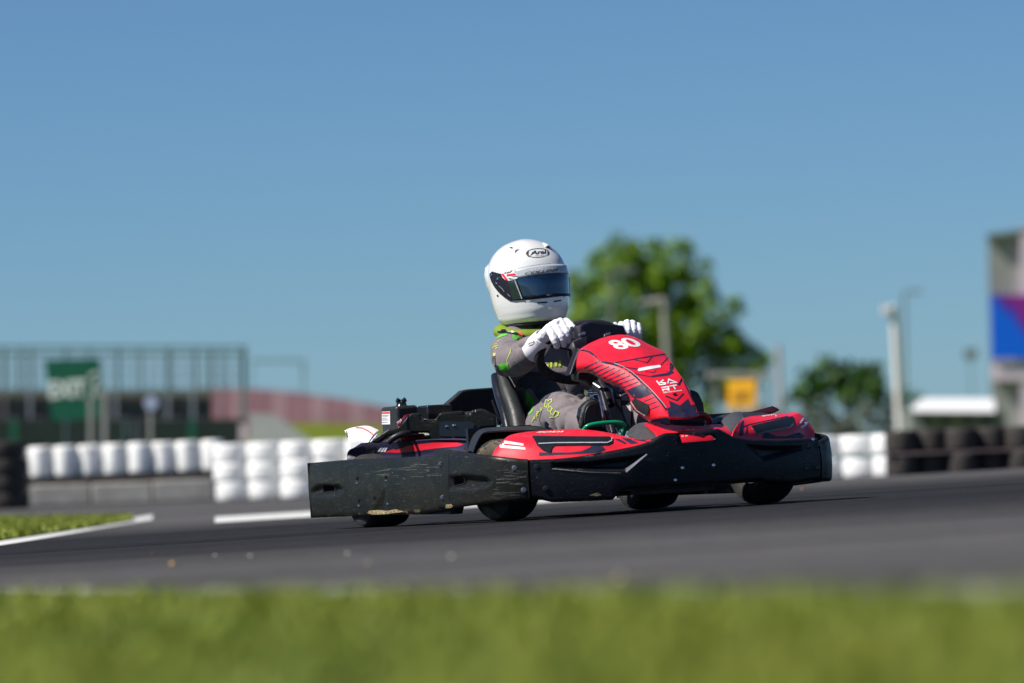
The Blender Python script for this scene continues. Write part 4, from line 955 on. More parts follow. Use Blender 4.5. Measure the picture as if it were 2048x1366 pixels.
strokes('edge_highlight', [Z6((610, 538), (720, 580), (820, 640), (900, 705), (965, 770), (1050, 850), (1115, 918), (1215, 1035), (1255, 1090))], 1.3, T_f, M_wgrey, fa, lift=0.0011)
poly('white_bar', Z6((902, 622), (915, 602), (1050, 575), (1172, 560), (1190, 572), (1188, 590), (1060, 612), (930, 636), (910, 636)), T_f, M_white, fa, **L3)
lettering('number_print', '80', [Z6((655, 375))[0], Z6((985, 320))[0], Z6((805, 212))[0], Z6((505, 268))[0]], T_f, M_white, fa, bold=0.025, space=0.95, **L3)
def unit(quad):
    bl, br, tr, tl = quad
    return lambda *p: [tuple(bl[i] * (1 - a) * (1 - b) + br[i] * a * (1 - b) + tr[i] * a * b + tl[i] * (1 - a) * b for i in (0, 1)) for a, b in p]
u = unit([Z6((1166, 812))[0], Z6((1394, 780))[0], Z6((1348, 726))[0], Z6((1120, 756))[0]])
logo = [u((0.06, 0.96), (0.06, 0.06), (0.40, 0.06)), u((0.44, 0.96), (0.17, 0.52), (0.44, 0.24)), u((0.50, 0.08), (0.72, 0.92), (0.97, 0.08), (0.62, 0.10))]
u = unit([Z6((1212, 892))[0], Z6((1425, 862))[0], Z6((1388, 806))[0], Z6((1182, 836))[0]])
logo += [u((0.06, 0.08), (0.06, 0.40), (0.42, 0.40), (0.46, 0.85), (0.04, 0.85)), u((0.24, 0.40), (0.42, 0.08)), u((0.54, 0.92), (0.98, 0.92)), u((0.76, 0.92), (0.76, 0.12))]
for i, l in enumerate(logo): strokes('logo_stroke', [l], 2.3, T_f, M_white, fa, lift=0.0010 + 0.00008 * i, grid=3)
lettering('logo_lettering', 'Silverstone', [Z6((1222, 912))[0], Z6((1450, 882))[0], Z6((1442, 866))[0], Z6((1215, 894))[0]], T_f, M_white, fa, bold=0.02, lift=0.0012, grid=3)
strokes('screw_hole', [Z6((1340, 930), (1378, 922))], 4, T_f, M_black, fa, lift=0.003)
# black underside of the fairing with the bracket behind it
m = MB(); m.prism([P(*p, X=.36) for p in Z6((150, 680), (185, 610), (260, 625), (400, 700), (560, 790), (620, 850), (560, 960), (420, 990), (330, 940), (345, 850), (240, 760), (160, 745))], (-0.10, 0.02, 0)); m.build('column_bracket', M_satin, kart, False, bevel=0.006)
m = MB(); c = P(1212, 785, X=.40); m.tube([c + V((-.05, -.02, .03)), c, c + V((.04, 0, -.05))], [0.022, 0.026, 0.014], 14); m.build('column_joint', M_black, kart)
m = MB(); c = P(1175, 790, X=.42)
for q in ((1172, 786), (1183, 790), (1176, 798)): m.tube([P(*q, X=.43), P(q[0] + 9, q[1] - 1, X=.42)], 0.010, 10)
m.build('joint_bolts', M_steel, kart)
m = MB(); m.tube([P(1202, 778, X=.46), P(1228, 876, X=.66)], 0.0095, 12); m.build('steering_rod', M_darksteel, kart)
m = MB(); m.tube([P(1198, 792, X=.465), P(1219, 872, X=.665)], 0.006, 10); m.build('chrome_rod', M_steel, kart)
# pedals
def hoop(name, mat, pts, r): m = MB(); m.tube(spline(pts, 36), r, 10); return m.build(name, mat, kart)
hoop('throttle_pedal', M_green, [P(1166, 862, X=.62), P(1176, 852, X=.64), P(1200, 847, X=.65), P(1232, 845, X=.66), P(1247, 849, X=.66), P(1250, 858, X=.65), P(1245, 872, X=.62)], 0.0085)
hoop('brake_pedal', M_redpaint, [P(1337, 846, X=.70), P(1345, 836, X=.72), P(1375, 832, X=.72), P(1405, 830, X=.72), P(1417, 838, X=.72), P(1420, 854, X=.70)], 0.012)
m = MB(); m.tube([P(1240, 858, X=.64), P(1244, 872, X=.64)], 0.002, 6); m.tube([P(1231, 856, X=.64), P(1238, 873, X=.64)], 0.002, 6); m.build('return_spring', M_steel, kart)

# ---------------------------------------------------------------- steering wheel
SWC = P(1166, 704, Y=0.0); ux, uy = V((0.52, 0, 0.85)).normalized(), V((0, 1, 0))
def sw(a, r=1.0, off=0.0):
    c, s = math.cos(R_(a)), math.sin(R_(a)); k = 0.158 * r
    return SWC + ux * (s * k * 0.76) + uy * (c * k * 1.15) + ux.cross(uy) * off
steer = bpy.data.objects.new('steering_wheel', None); link(steer, kart)
m = MB(); m.tube([sw(a) for a in range(0, 360, 6)], 0.0185, 12, closed=True); m.build('grip_rim', pm('suede_black', (0.012, 0.012, 0.014), 0.85, bump=0.3, bscale=200), steer)
for a in (20, 160, 270): m = MB(); m.tube([sw(a, 0.92), sw(a, 0.3)], 0.011, 8, squash=0.4); m.build('spoke', M_trim, steer)
m = MB(); n = ux.cross(uy); M = Matrix.Translation(SWC) @ n.to_track_quat('Z', 'Y').to_matrix().to_4x4(); m.lathe([(0.001, -0.02), (0.055, -0.02), (0.06, -0.01), (0.06, 0.012), (0.05, 0.02), (0.001, 0.02)], M, 20); m.build('hub', M_satin, steer)
m = MB(); m.prism([P(*p, X=.30) for p in ((1150, 652), (1168, 645), (1236, 652), (1243, 672), (1205, 688), (1160, 706), (1140, 748), (1128, 752), (1148, 695))], (0.05, 0, 0.0)); m.build('dash_cover', M_trim, kart, False, bevel=0.006)
M_clear = pm('smoky_plastic', (0.10, 0.13, 0.13), 0.2, var=0.2, scale=40)
m = MB(); m.prism([P(*p, X=.352) for p in ((1145, 682), (1172, 672), (1172, 690), (1160, 697), (1149, 696))], (0.006, 0, 0)); m.build('display_lens', M_clear, kart, False, bevel=0.002)
for pts in (((1157, 668), (1170, 664), (1170, 669), (1158, 671)), ((1208, 669), (1220, 665), (1219, 669), (1208, 673))):
    m = MB(); m.prism([P(*p, X=.353) for p in pts], (0.005, 0, 0)); m.build('slot_glint', M_wgrey, kart, False)  # grey plates painted as the glints at the spoke slots
m = MB(); m.tube([SWC, P(1210, 780, X=.42)], 0.012, 10); m.build('steering_column', M_darksteel, kart)

# ---------------------------------------------------------------- seat
def seat():
    lv = []
    for k in range(13):
        t = k / 12; pe = P(*V((1047, 862)).lerp(V((998, 741)), t), X=-0.08 - 0.30 * t ** 0.9); 
        zb = pe.z; yw = pe.y; back = -0.30 - 0.28 * t
        front = pe.x; row = []
        wid = abs(yw)
        prof = [(front - .02, -wid + .0), (front - 0.05, -wid + 0.02), (front - 0.10, -wid * .9 + 0.04), (back + 0.06, -wid * .45), (back + .01, -wid * 0.25), (back, 0), (back + .01, wid * 0.25), (back + 0.06, wid * .45), (front - 0.10, wid * .9 - 0.04), (front - 0.05, wid - 0.02), (front - .02, wid)]
        lv.append(spline([V((a, b, zb)) for a, b in prof], 50))
    m = MB(); m.grid(lv); o = m.build('seat', M_black, kart, sharp=60); s = o.modifiers.new('s', 'SOLIDIFY'); s.thickness = 0.012; s.offset = 0
    padl = [P(1003, 748, X=-.30), P(1012, 770, X=-.25), P(1023, 800, X=-.18), P(1033, 830, X=-.12), P(1040, 866, X=-.07)]
    tubl = [P(990, 752, X=-.36), P(994, 768, X=-.32), P(1003, 800, X=-.25), P(1012, 830, X=-.18), P(1020, 866, X=-.12)]
    for sg in (1, -1):
        f = (lambda L: L) if sg > 0 else (lambda L: [V((q.x, -q.y, q.z)) for q in L])
        m = MB(); m.tube(spline(f(padl), 24), [0.018 + 0.012 * min(1, k / 8) for k in range(24)], 16, squash=0.9); m.build('seat_pad', pm('seat_vinyl', (0.024, 0.026, 0.026), 0.5, bump=0.1, bscale=120), o)
        m = MB(); m.tube(spline(f(tubl), 24), [0.016 + 0.008 * min(1, k / 10) for k in range(24)], 16); m.build('seat_shell_edge', M_black, o)
    m = MB(); m.box((-0.2, 0, 0.10), (0.5, 0.34, 0.03)); m.build('seat_base', M_black, o, bevel=0.02)
    return o
seat()
m = MB(); m.tube([P(985, 800, X=-.30), P(996, 830, X=-.28), P(1006, 858, X=-.26)], 0.007, 8); m.build('seat_stay', M_black, kart)
m = MB(); m.tube([P(1003, 852, X=-.2), P(1008, 838, X=-.2)], 0.003, 8); m.build('stay_bolt', M_steel, kart)

# ---------------------------------------------------------------- right flank: side pod, engine cover, tank, guards
spod = [
    [P(722, 886, X=-0.570), P(752, 884, X=-0.490), P(800, 884, X=-0.290), P(860, 880, X=-0.042), P(925, 880, X=0.185), P(943, 886, X=0.280)],
    [P(705, 897, X=-0.610), P(748, 893, X=-0.510), P(800, 892, X=-0.310), P(860, 887, X=-0.057), P(928, 884, X=0.178), P(948, 891, X=0.280)],
    [P(697, 903, X=-0.640), P(742, 903, X=-0.550), P(800, 903, X=-0.330), P(860, 899, X=-0.065), P(920, 895, X=0.154), P(955, 902, X=0.311)],
    [P(694, 909, X=-0.660), P(738, 912, X=-0.570), P(800, 913, X=-0.340), P(860, 908, X=-0.073), P(905, 904, X=0.115), P(955, 908, X=0.319)],
    [P(694, 920, X=-0.650), P(738, 924, X=-0.560), P(800, 924, X=-0.330), P(860, 920, X=-0.065), P(905, 918, X=0.115), P(955, 920, X=0.319)]]
sp_r = patch('side_pod', spod, 24, 60, M_navy, kart, 0.006, sharp=60); sp_l = patch('side_pod', spod, 24, 60, M_navy, kart, 0.006, sharp=60, mirror=True)
T_s = bvh(sp_r)
poly('red_panel', ZR((560, 740), (690, 690), (850, 665), (1060, 640), (1310, 640), (1370, 660), (1310, 680), (1080, 700), (820, 735), (700, 745)), T_s, M_red, sp_r, lift=0.0007)
poly('navy_patch', ZR((640, 700), (790, 665), (760, 690), (680, 712)), T_s, M_navy, sp_r, lift=0.0012)
for dx in (0, 35, 65): poly('white_stripe', ZR((482 + dx, 735), (505 + dx, 735), (540 + dx * .8, 690), (520 + dx * .8, 695)), T_s, M_white, sp_r, lift=0.0012)
poly('latch', ZR((360, 665), (450, 655), (465, 670), (380, 690)), T_s, M_black, sp_r, lift=0.006, thick=0.006)
poly('latch', ZR((1380, 700), (1430, 690), (1460, 715), (1400, 722)), T_s, M_black, sp_r, lift=0.006, thick=0.006)
# engine cover plate
ec = ZR((420, 640), (440, 600), (590, 508), (690, 482), (735, 440), (822, 345), (850, 338), (920, 336), (940, 400), (1080, 400), (1125, 335), (1360, 312), (1380, 350), (1430, 350), (1450, 308), (1560, 292), (1700, 365), (1705, 480), (1560, 490), (1440, 560), (1400, 640), (1050, 635), (1010, 540), (780, 540), (590, 575), (500, 650))
m = MB(); m.prism([P(x, y, X=-.20 + (x - 800) * 0.0009) for x, y in ec], (-0.10, 0.05, 0.0)); ecv = m.build('engine_cover', M_plastic, kart, False, bevel=0.008, seg=3)
T_e = bvh(ecv)
poly('recess', ZR((1120, 440), (1150, 425), (1440, 425), (1480, 450), (1460, 540), (1420, 570), (1150, 570), (1120, 550)), T_e, M_black, ecv, lift=0.003, thick=0.003)
for x, y in ZR((1197, 477), (1275, 468)):
    h = cast(T_e, x, y, 0.002); m = MB(); d = (KO - h).normalized(); m.lathe([(0.001, 0.006), (0.006, 0.005), (0.008, 0), (0.001, 0)], Matrix.Translation(h) @ d.to_track_quat('Z', 'Y').to_matrix().to_4x4(), 12); m.build('cover_bolt', M_steel, ecv)
m = MB(); m.prism([P(x, y, X=-.185) for x, y in ZR((688, 474), (700, 440), (770, 362), (815, 348), (745, 440), (722, 470))], (-0.004, 0, 0)); rst = m.build('red_sticker', M_red, ecv, False); T_e2 = bvh(rst)
lettering('sticker_lettering', 'SWORX', [ZR((705, 458))[0], ZR((790, 385))[0], ZR((775, 362))[0], ZR((695, 440))[0]], T_e2, M_white, ecv, bold=0.0, lift=0.005, grid=3)
lettering('cover_lettering', 'SILVERSTONE', [ZR((418, 634))[0], ZR((600, 516))[0], ZR((606, 507))[0], ZR((405, 628))[0]], T_e, M_white, ecv, bold=0.02, lift=0.004, grid=3)
strokes('pale_edge', [ZR((925, 372), (950, 400), (1080, 395), (1115, 350)), ZR((1490, 300), (1490, 330)), ZR((1385, 345), (1430, 345))], 1.2, T_e, M_wgrey, ecv, lift=0.003)  # pale grey strokes along the cut edges of the cover
m = MB(); m.box((-.36, -.40, .24), (0.22, 0.16, 0.20)); m.box((-0.2, -0.36, .3), (.2, .18, .16)); m.build('engine_block', M_darksteel, kart, False, bevel=0.01)
m = MB(); m.tube(spline([P(777, 884, X=-.2), P(790, 874, X=-.18), P(806, 868, X=-.17), P(818, 867, X=-.18)], 14), 0.012, 10); m.build('exhaust_hose', M_satin, kart)
m = MB(); m.box(P(822, 876, X=-.30), (.06, .10, .03)); m.build('engine_guard', M_redpaint, kart, False, bevel=0.01)
for q in ((1700, 365, 1760, 480),):
    m = MB(); a = ZR((1590, 300), (1700, 360), (1700, 480), (1600, 490)); m.prism([P(x, y, X=-.26) for x, y in a], (-0.25, 0.02, 0)); m.build('engine_shroud', M_satin, kart, False, bevel=0.006)
# air box and fuel tank
def rbox(name, c, sz, mat, parent, bev, rot=0): m = MB(); m.box(c, sz, Matrix.Rotation(rot, 3, 'Z')); return m.build(name, mat, parent, bevel=bev, seg=4)
c = P(869, 819, X=-.42); rbox('air_box', c + V((0, 0, -.01)), (0.10, 0.105, 0.055), M_black, kart, 0.008)
c = P(800, 842, X=-.55); tk = rbox('fuel_tank', c + V((0, 0, -.005)), (0.155, 0.094, 0.125), M_satin, kart, 0.013, 0.0)
m = MB(); cc = P(803, 812, X=-.55); m.lathe([(0.001, 0.024), (0.018, 0.024), (0.02, 0.012), (0.026, 0.006), (0.028, -0.01), (0.001, -0.01)], Matrix.Translation(cc - V((0, 0, .008))), 20); m.build('filler_cap', M_black, tk)
m = MB()
for s in (-1, 1): m.tube([cc + V((0, 0.004 * s, .018)), cc + V((0, 0.018 * s, .024))], [0.007, 0.010], 10)
m.build('cap_wings', M_black, tk)
rbox('tank_base', P(800, 872, X=-.58), (0.15, 0.09, 0.05), M_satin, kart, 0.008)
T_t = bvh(tk)
T_t = None
def tank_tree():
    dg = bpy.context.evaluated_depsgraph_get(); me = tk.evaluated_get(dg).to_mesh(); t = BVHTree.FromPolygons([v.co.copy() for v in me.vertices], [tuple(p.vertices) for p in me.polygons]); tk.evaluated_get(dg).to_mesh_clear(); return t
T_t = tank_tree()
lab = ZR((534, 324), (617, 320), (619, 453), (536, 455)); poly('warning_label', lab, T_t, M_white, tk, lift=0.0015)
poly('label_header', ZR((537, 328), (614, 324), (614, 343), (537, 346)), T_t, pm('label_red', (0.65, 0.07, 0.03), 0.5), tk, lift=0.0025)
M_ink = pm('ink', (0.04, 0.04, 0.04), 0.6)
strokes('label_text', [ZR((540, y), (605 - (k % 3) * 10, y - 2)) for k, y in enumerate((362, 377, 397, 410, 434))], 0.7, T_t, M_ink, tk, lift=0.0025)
# rear panel behind the seat
m = MB(); m.prism([P(x, y, X=-.62) for x, y in ((884, 816), (925, 781), (940, 778), (1012, 773), (1025, 800), (1020, 850), (890, 850))], (-0.04, 0, 0)); m.build('rear_guard', M_satin, kart, False, bevel=0.006)
# white rear mudguard
wg = [[P(689, 861, X=-.86), P(705, 855, X=-.84), P(735, 851.5, X=-.82), P(757, 860, X=-.78)],
      [P(697, 877, X=-.78), P(712, 873, X=-.76), P(733, 871, X=-.74), P(752, 872, X=-.72)],
      [P(704, 897, X=-.76), P(718, 894, X=-.74), P(732, 889, X=-.72), P(742, 883, X=-.70)]]
wgo = patch('rear_mudguard', wg, 14, 16, M_white, kart, 0.008); patch('rear_mudguard', wg, 14, 16, M_white, kart, 0.008, mirror=True)
T_w = bvh(wgo); strokes('red_line', [ZR((265, 490), (330, 495), (390, 525), (450, 570))], 1.8, T_w, M_red, wgo, lift=0.002)
strokes('dark_edge', [ZR((150, 515), (165, 560), (190, 640), (212, 700))], 5, T_w, M_black, wgo, lift=0.0035)
strokes('dark_edge', [ZR((500, 515), (440, 580), (400, 640))], 1.6, T_w, M_black, wgo, lift=0.0025)

# ================================================================== DRIVER
driver = thing('person', 'person in grey and green race suit and white helmet driving the kart', 'person', M=KM)
def limb(b, pts, seg=18):
    # pts: (point, radius) or (point, (lateral radius, other radius)); closed rounded tube
    P_ = [V(p) for p, _ in pts]; Rr = [r if isinstance(r, tuple) else (r, r) for _, r in pts]; n = len(P_); rows = []
    ext_p, ext_r = [], []
    t0 = (P_[1] - P_[0]).normalized(); t1 = (P_[-1] - P_[-2]).normalized()
    for k in (0, 25, 50, 75): a = R_(90 - k); ext_p.append(P_[0] - t0 * math.sin(a) * min(Rr[0])); ext_r.append(tuple(max(1e-3, x * math.cos(a)) for x in Rr[0]))
    dense = spline(P_, 4 * (n - 1) + 1)
    for i, p in enumerate(dense):
        u = i / 4; k = min(int(u), n - 2); t = u - k; ext_p.append(p); ext_r.append(tuple(Rr[k][j] + (Rr[k + 1][j] - Rr[k][j]) * t for j in (0, 1)))
    for k in (75, 50, 25, 0): a = R_(90 - k); ext_p.append(P_[-1] + t1 * math.sin(a) * min(Rr[-1])); ext_r.append(tuple(max(1e-3, x * math.cos(a)) for x in Rr[-1]))
    m = len(ext_p)
    for i in range(m):
        t = (ext_p[min(i + 1, m - 1)] - ext_p[max(i - 1, 0)]).normalized(); u = V((0, 1, 0)); u = (u - t * u.dot(t)); u = u.normalized() if u.length > 0.2 else V((1, 0, 0)); w = t.cross(u)
        rows.append([ext_p[i] + u * math.cos(x) * ext_r[i][0] + w * math.sin(x) * ext_r[i][1] for x in [2 * math.pi * j / seg for j in range(seg)]])
    b0 = len(b.v); b.grid(rows, cv=True); b.f.append(tuple(b0 + j for j in range(seg))[::-1]); b.f.append(tuple(b0 + (m - 1) * seg + j for j in range(seg)))
def fuse(name, b, vox, smooth, mat, parent, fn=None):
    o = mk('tmp', b.v, b.f, mat, None, fix=True)
    r = o.modifiers.new('r', 'REMESH'); r.mode = 'VOXEL'; r.voxel_size = vox
    if smooth: s = o.modifiers.new('s', 'SMOOTH'); s.iterations = smooth; s.factor = 0.5
    dg = bpy.context.evaluated_depsgraph_get(); me = bpy.data.meshes.new_from_object(o.evaluated_get(dg)); bpy.data.objects.remove(o)
    me.name = name
    if fn:
        nr = [v.normal.copy() for v in me.vertices]
        for v, n in zip(me.vertices, nr): v.co += n * fn(v.co.copy(), n)
    me.shade_smooth(); me.materials.clear(); me.materials.append(mat)
    return link(bpy.data.objects.new(name, me), parent)

SH_R, EL_R, FM_R, WR_R = P(1021, 699, X=-.30), P(1018, 722, X=-.10), P(1043, 715, X=.03), P(1083, 683, X=.15)
SH_L, EL_L, WR_L = P(1150, 690, X=-.32), P(1225, 705, X=-.10), P(1232, 672, X=.10)
HIP_R, KN_R, AN_R = P(1090, 872, X=-.18), P(1120, 824, X=.18), P(1188, 862, X=.50)
HIP_L, KN_L, AN_L = P(1165, 866, X=-.18), P(1226, 806, X=.18), P(1318, 858, X=.52)
PEL = (HIP_R + HIP_L) / 2; NECK = P(1052, 672, X=-.37)
b = MB()
limb(b, [(PEL + V((-.04, 0, -.01)), (.14, .12)), (PEL.lerp(NECK, .3) + V((0, .02, 0)), (.130, .118)), (PEL.lerp(NECK, .6) + V((-.015, .02, 0)), (.135, .115)), (PEL.lerp(NECK, .85), (.130, .085)), (NECK, (.075, .065))], 24)
limb(b, [(NECK.lerp(SH_R, .2), .07), (SH_R, .069), (SH_R.lerp(EL_R, .5), .067), (EL_R, .063)]); limb(b, [(EL_R, .063), (FM_R, .059), (FM_R.lerp(WR_R, .6), .046), (WR_R, .034)])
limb(b, [(NECK.lerp(SH_L, .2), .07), (SH_L, .066), (SH_L.lerp(EL_L, .5), .060), (EL_L, .056)]); limb(b, [(EL_L, .056), (EL_L.lerp(WR_L, .5), .050), (WR_L, .036)])
limb(b, [(HIP_R, .105), (HIP_R.lerp(KN_R, .5), .094), (KN_R, .080)]); limb(b, [(KN_R, .080), (KN_R.lerp(AN_R, .35), .072), (AN_R, .048)])
limb(b, [(HIP_L, .105), (HIP_L.lerp(KN_L, .5), .094), (KN_L, .078)]); limb(b, [(KN_L, .078), (KN_L.lerp(AN_L, .35), .070), (AN_L, .048)])
def folds(p, n):
    a = noise.noise(V((p.x * 9, p.y * 9, p.z * 9))) * 0.006
    # creases that gather at elbow, knee and belly
    for c, r, ax, fr, am in ((EL_R, .15, (FM_R - SH_R), 60, .012), (KN_R.lerp(AN_R, .35), .16, (AN_R - KN_R), 46, .010), (PEL.lerp(NECK, .3), .20, (NECK - PEL), 40, .012), (SH_R, .13, (EL_R - SH_R), 55, .010), (HIP_R.lerp(KN_R, .35), .16, (KN_R - HIP_R), 38, .010), (FM_R.lerp(WR_R, .4), .10, (WR_R - FM_R), 80, .010)):
        d = (p - c).length
        if d < r:
            w = min(1, 2.2 * (1 - d / r)); t = (p - c).dot(ax.normalized()); ph = noise.noise(p * 9) * 3.0 + noise.noise(p * 21) * 0.8
            a += w * am * 1.6 * (abs(math.sin(t * fr * 0.55 + ph)) ** 0.5 - 0.68)
    return a
body = fuse('body', b, 0.0075, 5, M_suit, driver, folds)
bm = bmesh.new(); bm.from_mesh(body.data)
T_body = BVHTree.FromBMesh(bm); bm.free()
ZA = zc(17.07, 970, 660); ZB = zc(7.588, 960, 690); Z5 = zc(5.253, 960, 620); Z7 = zc(8.533, 1060, 620)
LB = dict(lift=0.002, grid=3)
poly('green_patch', ZA((920, 170), (1130, 190), (1145, 270), (1080, 340), (1000, 350), (930, 260)), T_body, M_suitgreen, body, **LB)
poly('green_patch', ZA((380, 300), (560, 150), (740, 125), (760, 190), (620, 220), (450, 290)), T_body, M_suitgreen, body, **LB)
poly('green_patch', ZA((440, 1190), (600, 1150), (760, 1105), (830, 1330), (760, 1380), (560, 1410), (470, 1340)), T_body, M_suitgreen, body, **LB)
poly('green_patch', ZB((700, 715), (760, 740), (830, 880), (815, 900), (740, 990), (705, 900)), T_body, M_suitgreen, body, **LB)
poly('green_patch', ZB((620, 640), (660, 635), (690, 690), (640, 690)), T_body, M_suitgreen, body, **LB)
poly('green_patch', ZB((740, 1060), (800, 965), (815, 985), (800, 1020), (760, 1055)), T_body, M_suitgreen, body, **LB)
strokes('piping', [ZA((900, 650), (870, 760), (800, 930), (755, 1040), (800, 1200))], 1.1, T_body, M_lime, body, **LB)
strokes('sleeve_print', [ZA((270, 640), (330, 560), (420, 610), (350, 660)), ZA((330, 500), (400, 470), (450, 540), (380, 560)), ZA((430, 420), (510, 350)), ZA((300, 600), (400, 520))], 0.8, T_body, M_lime, body, **LB)
poly('dark_patch', ZA((260, 910), (360, 890), (370, 1180), (330, 1240), (250, 1120)), T_body, M_suitdark, body, **LB)
poly('lime_mark', ZA((300, 800), (370, 790), (370, 880), (290, 890)), T_body, M_lime, body, **LB)
# thigh lettering, outlined strokes
def ol(*pts): return ZB(*pts)
thigh = [ol((1000, 830), (985, 935), (1015, 950), (1030, 890)), ol((1010, 835), (1050, 850)), ol((1050, 840), (1090, 825), (1095, 860), (1050, 900), (1045, 940)), ol((1075, 930), (1040, 960), (1040, 1000), (1070, 1010), (1100, 975), (1080, 935)), ol((1110, 960), (1080, 1010), (1090, 1050), (1120, 1050), (1150, 990)), ol((1160, 1000), (1110, 1070)), ol((1160, 1005), (1205, 1035), (1190, 1075), (1130, 1090), (1080, 1095), (1065, 1105)),
         ol((925, 950), (935, 1000), (955, 955)), ol((865, 1090), (880, 1010), (905, 1010), (875, 1055), (895, 1080)), ol((800, 1165), (840, 1080), (850, 1130)), ol((815, 1125), (850, 1105))]
for i, l in enumerate(thigh): strokes('thigh_lettering', [l], 1.15, T_body, M_lime, body, lift=0.002 + 0.0002 * i, grid=3)
strokes('seam', [ZB((940, 1000), (900, 1120), (930, 1220))], 0.9, T_body, M_suitdark, body, **LB)
0 and poly('dark_patch', ZB((1420, 1160), (1450, 1140), (1480, 1160), (1470, 1190), (1440, 1190)), T_body, M_suitdark, body, **LB)
# chest panel seen through the wheel; dark belly cloth with arm shade painted in
for q in (((1005, 250), (1020, 190), (1060, 170), (1050, 300), (1030, 340), (1005, 335)), ): pass
poly('dark_cloth_shade', [(1046, 782), (1034, 762), (1060, 744), (1100, 746), (1150, 742), (1195, 746), (1196, 770), (1172, 790), (1160, 796), (1148, 786), (1124, 777), (1104, 785), (1086, 806), (1076, 798), (1062, 776)], T_body, M_suitdark, body, **LB)
for a in ((1010, 300, 1040, 345), (1065, 265, 1095, 345), (1130, 260, 1170, 330), (1190, 240, 1225, 330)):
    poly('lime_mark', ZB((a[0], a[1]), (a[2], a[1]), (a[2], a[3]), (a[0], a[3])), T_body, M_lime, body, lift=0.0025, grid=3)
# left shin pattern
for pts in (((985, 365), (1030, 380), (1010, 440), (935, 425)), ((920, 470), (985, 480), (1000, 540), (915, 520)), ((1010, 510), (1115, 515), (1150, 610), (1010, 600)), ((885, 570), (1000, 590), (1000, 720), (985, 730), (930, 640)), ((1020, 700), (1180, 690), (1200, 740), (1195, 1000), (1200, 1110), (1130, 1040), (1060, 860))):
    poly('grey_panel', ZS(*pts), T_body, pm('light_grey_panel', (0.33, 0.30, 0.31), 0.8), body, lift=0.003, grid=3)
poly('dark_cloth_shade', ZS((860, 340), (1080, 340), (1180, 520), (1240, 800), (1220, 1130), (1100, 1130), (1020, 860), (900, 700), (850, 560)), T_body, M_suitdark, body, lift=0.0015, grid=3)

# neck brace
brace = MB(); c = NECK + V((0.020, 0, 0.012)); rows = []
for k in range(36):
    a = 2 * math.pi * k / 36; d = V((math.cos(a), math.sin(a), 0)); r = 0.124 + 0.014 * math.cos(a); rows.append([c + d * (r + x) * 1.0 + V((0, 0, z - 0.022 * math.cos(a))) for x, z in ((-.045, .022), (-.01, .030), (.012, .016), (.014, -.006), (-.005, -.022), (-.045, -.022))])
brace.grid(rows, cu=True, cv=True); nb = brace.build('neck_brace', M_limef, driver, sharp=60); T_nb = bvh(nb)
strokes('black_band', [ZA((445, 60), (620, 75), (900, 95), (1150, 120), (1400, 230), (1560, 250))], 3.2, T_nb, M_black, nb, lift=0.003, grid=3)
poly('orange_mark', ZA((1150, 60), (1220, 70), (1310, 130), (1280, 200), (1150, 130)), T_nb, M_orange, nb, lift=0.004, grid=3)
poly('black_band', ZA((560, 0), (720, 0), (720, 60), (580, 60)), T_nb, M_black, nb, lift=0.004, grid=3)
m = MB(); limb(m, [(NECK + V((0, 0, -.02)), .062), (NECK + V((.01, 0, .07)), .060)]); m.build('balaclava', M_suitdark, driver)

# gloves
def hand(name, pts_f, palm, cuff, thumb):
    b = MB(); limb(b, palm)
    for f in pts_f: limb(b, f, 12)
    limb(b, thumb, 12)
    g = fuse(name, b, 0.0022, 3, M_glove, driver, lambda p, n: 0.0012 * noise.noise(p * 70) + 0.0008 * noise.noise(p * 150))
    c = MB(); rows = []
    cp = spline([p for p, _ in cuff], 14); n = len(cuff)
    c.tube(cp, [interp([(i / (n - 1), r) for i, (_, r) in enumerate(cuff)], k / 13) for k in range(14)], 24, cap=False)
    cf = c.build('cuff', M_glove, g); s = cf.modifiers.new('s', 'SOLIDIFY'); s.thickness = 0.004; s.offset = 1
    return g, cf
XR = 0.235
fR = []
for kn, pi, tp in (((1132, 643), (1146, 656), (1148, 671)), ((1121, 643), (1134, 666), (1137, 681)), ((1109, 648), (1124, 674), (1128, 689)), ((1098, 658), (1109, 680), (1114, 692))):
    fR.append([(P(*kn, X=XR), .0150), (P(*pi, X=XR + .040), .0142), (P(*tp, X=XR + .026), .0120)])
palmR = [(P(1086, 676, X=.18), (.030, .024)), (P(1102, 661, X=.21), (.032, .026)), (P(1118, 650, X=.228), (.032, .020))]
thR = [(P(1100, 668, X=.20), .016), (P(1122, 668, X=.19), .014), (P(1140, 662, X=.20), .0125)]
gR, cR = hand('glove', fR, palmR, [(P(1063, 703, X=.08), .043), (P(1071, 696, X=.12), .041), (P(1080, 685, X=.15), .039), (P(1088, 675, X=.17), .034)], thR)
fL = []
for kn, pi, tp in (((1243, 650), (1244, 664), (1246, 678)), ((1254, 646), (1256, 662), (1257, 678)), ((1265, 647), (1267, 662), (1268, 678)), ((1275, 652), (1278, 664), (1277, 676))):
    fL.append([(P(*kn, X=.25), .0148), (P(*pi, X=.285), .0135), (P(*tp, X=.275), .0115)])
palmL = [(P(1234, 668, X=.18), (.030, .024)), (P(1250, 658, X=.22), (.034, .024)), (P(1260, 653, X=.24), (.036, .018))]
gL, cL = hand('glove', fL, palmL, [(P(1228, 686, X=.04), .056), (P(1230, 678, X=.09), .044), (P(1234, 670, X=.13), .034)], [(P(1244, 664, X=.17), .016), (P(1236, 656, X=.19), .014), (P(1230, 650, X=.205), .0115)])
T_g = bvh(gR, cR)
poly('dark_mark', Z7((680, 300), (720, 275), (755, 310), (755, 355), (715, 375), (690, 345)), T_g, M_suitdark, gR, lift=0.0015, grid=3)
M_violet = pm('violet_shadow_print', (0.16, 0.13, 0.28), 0.7)
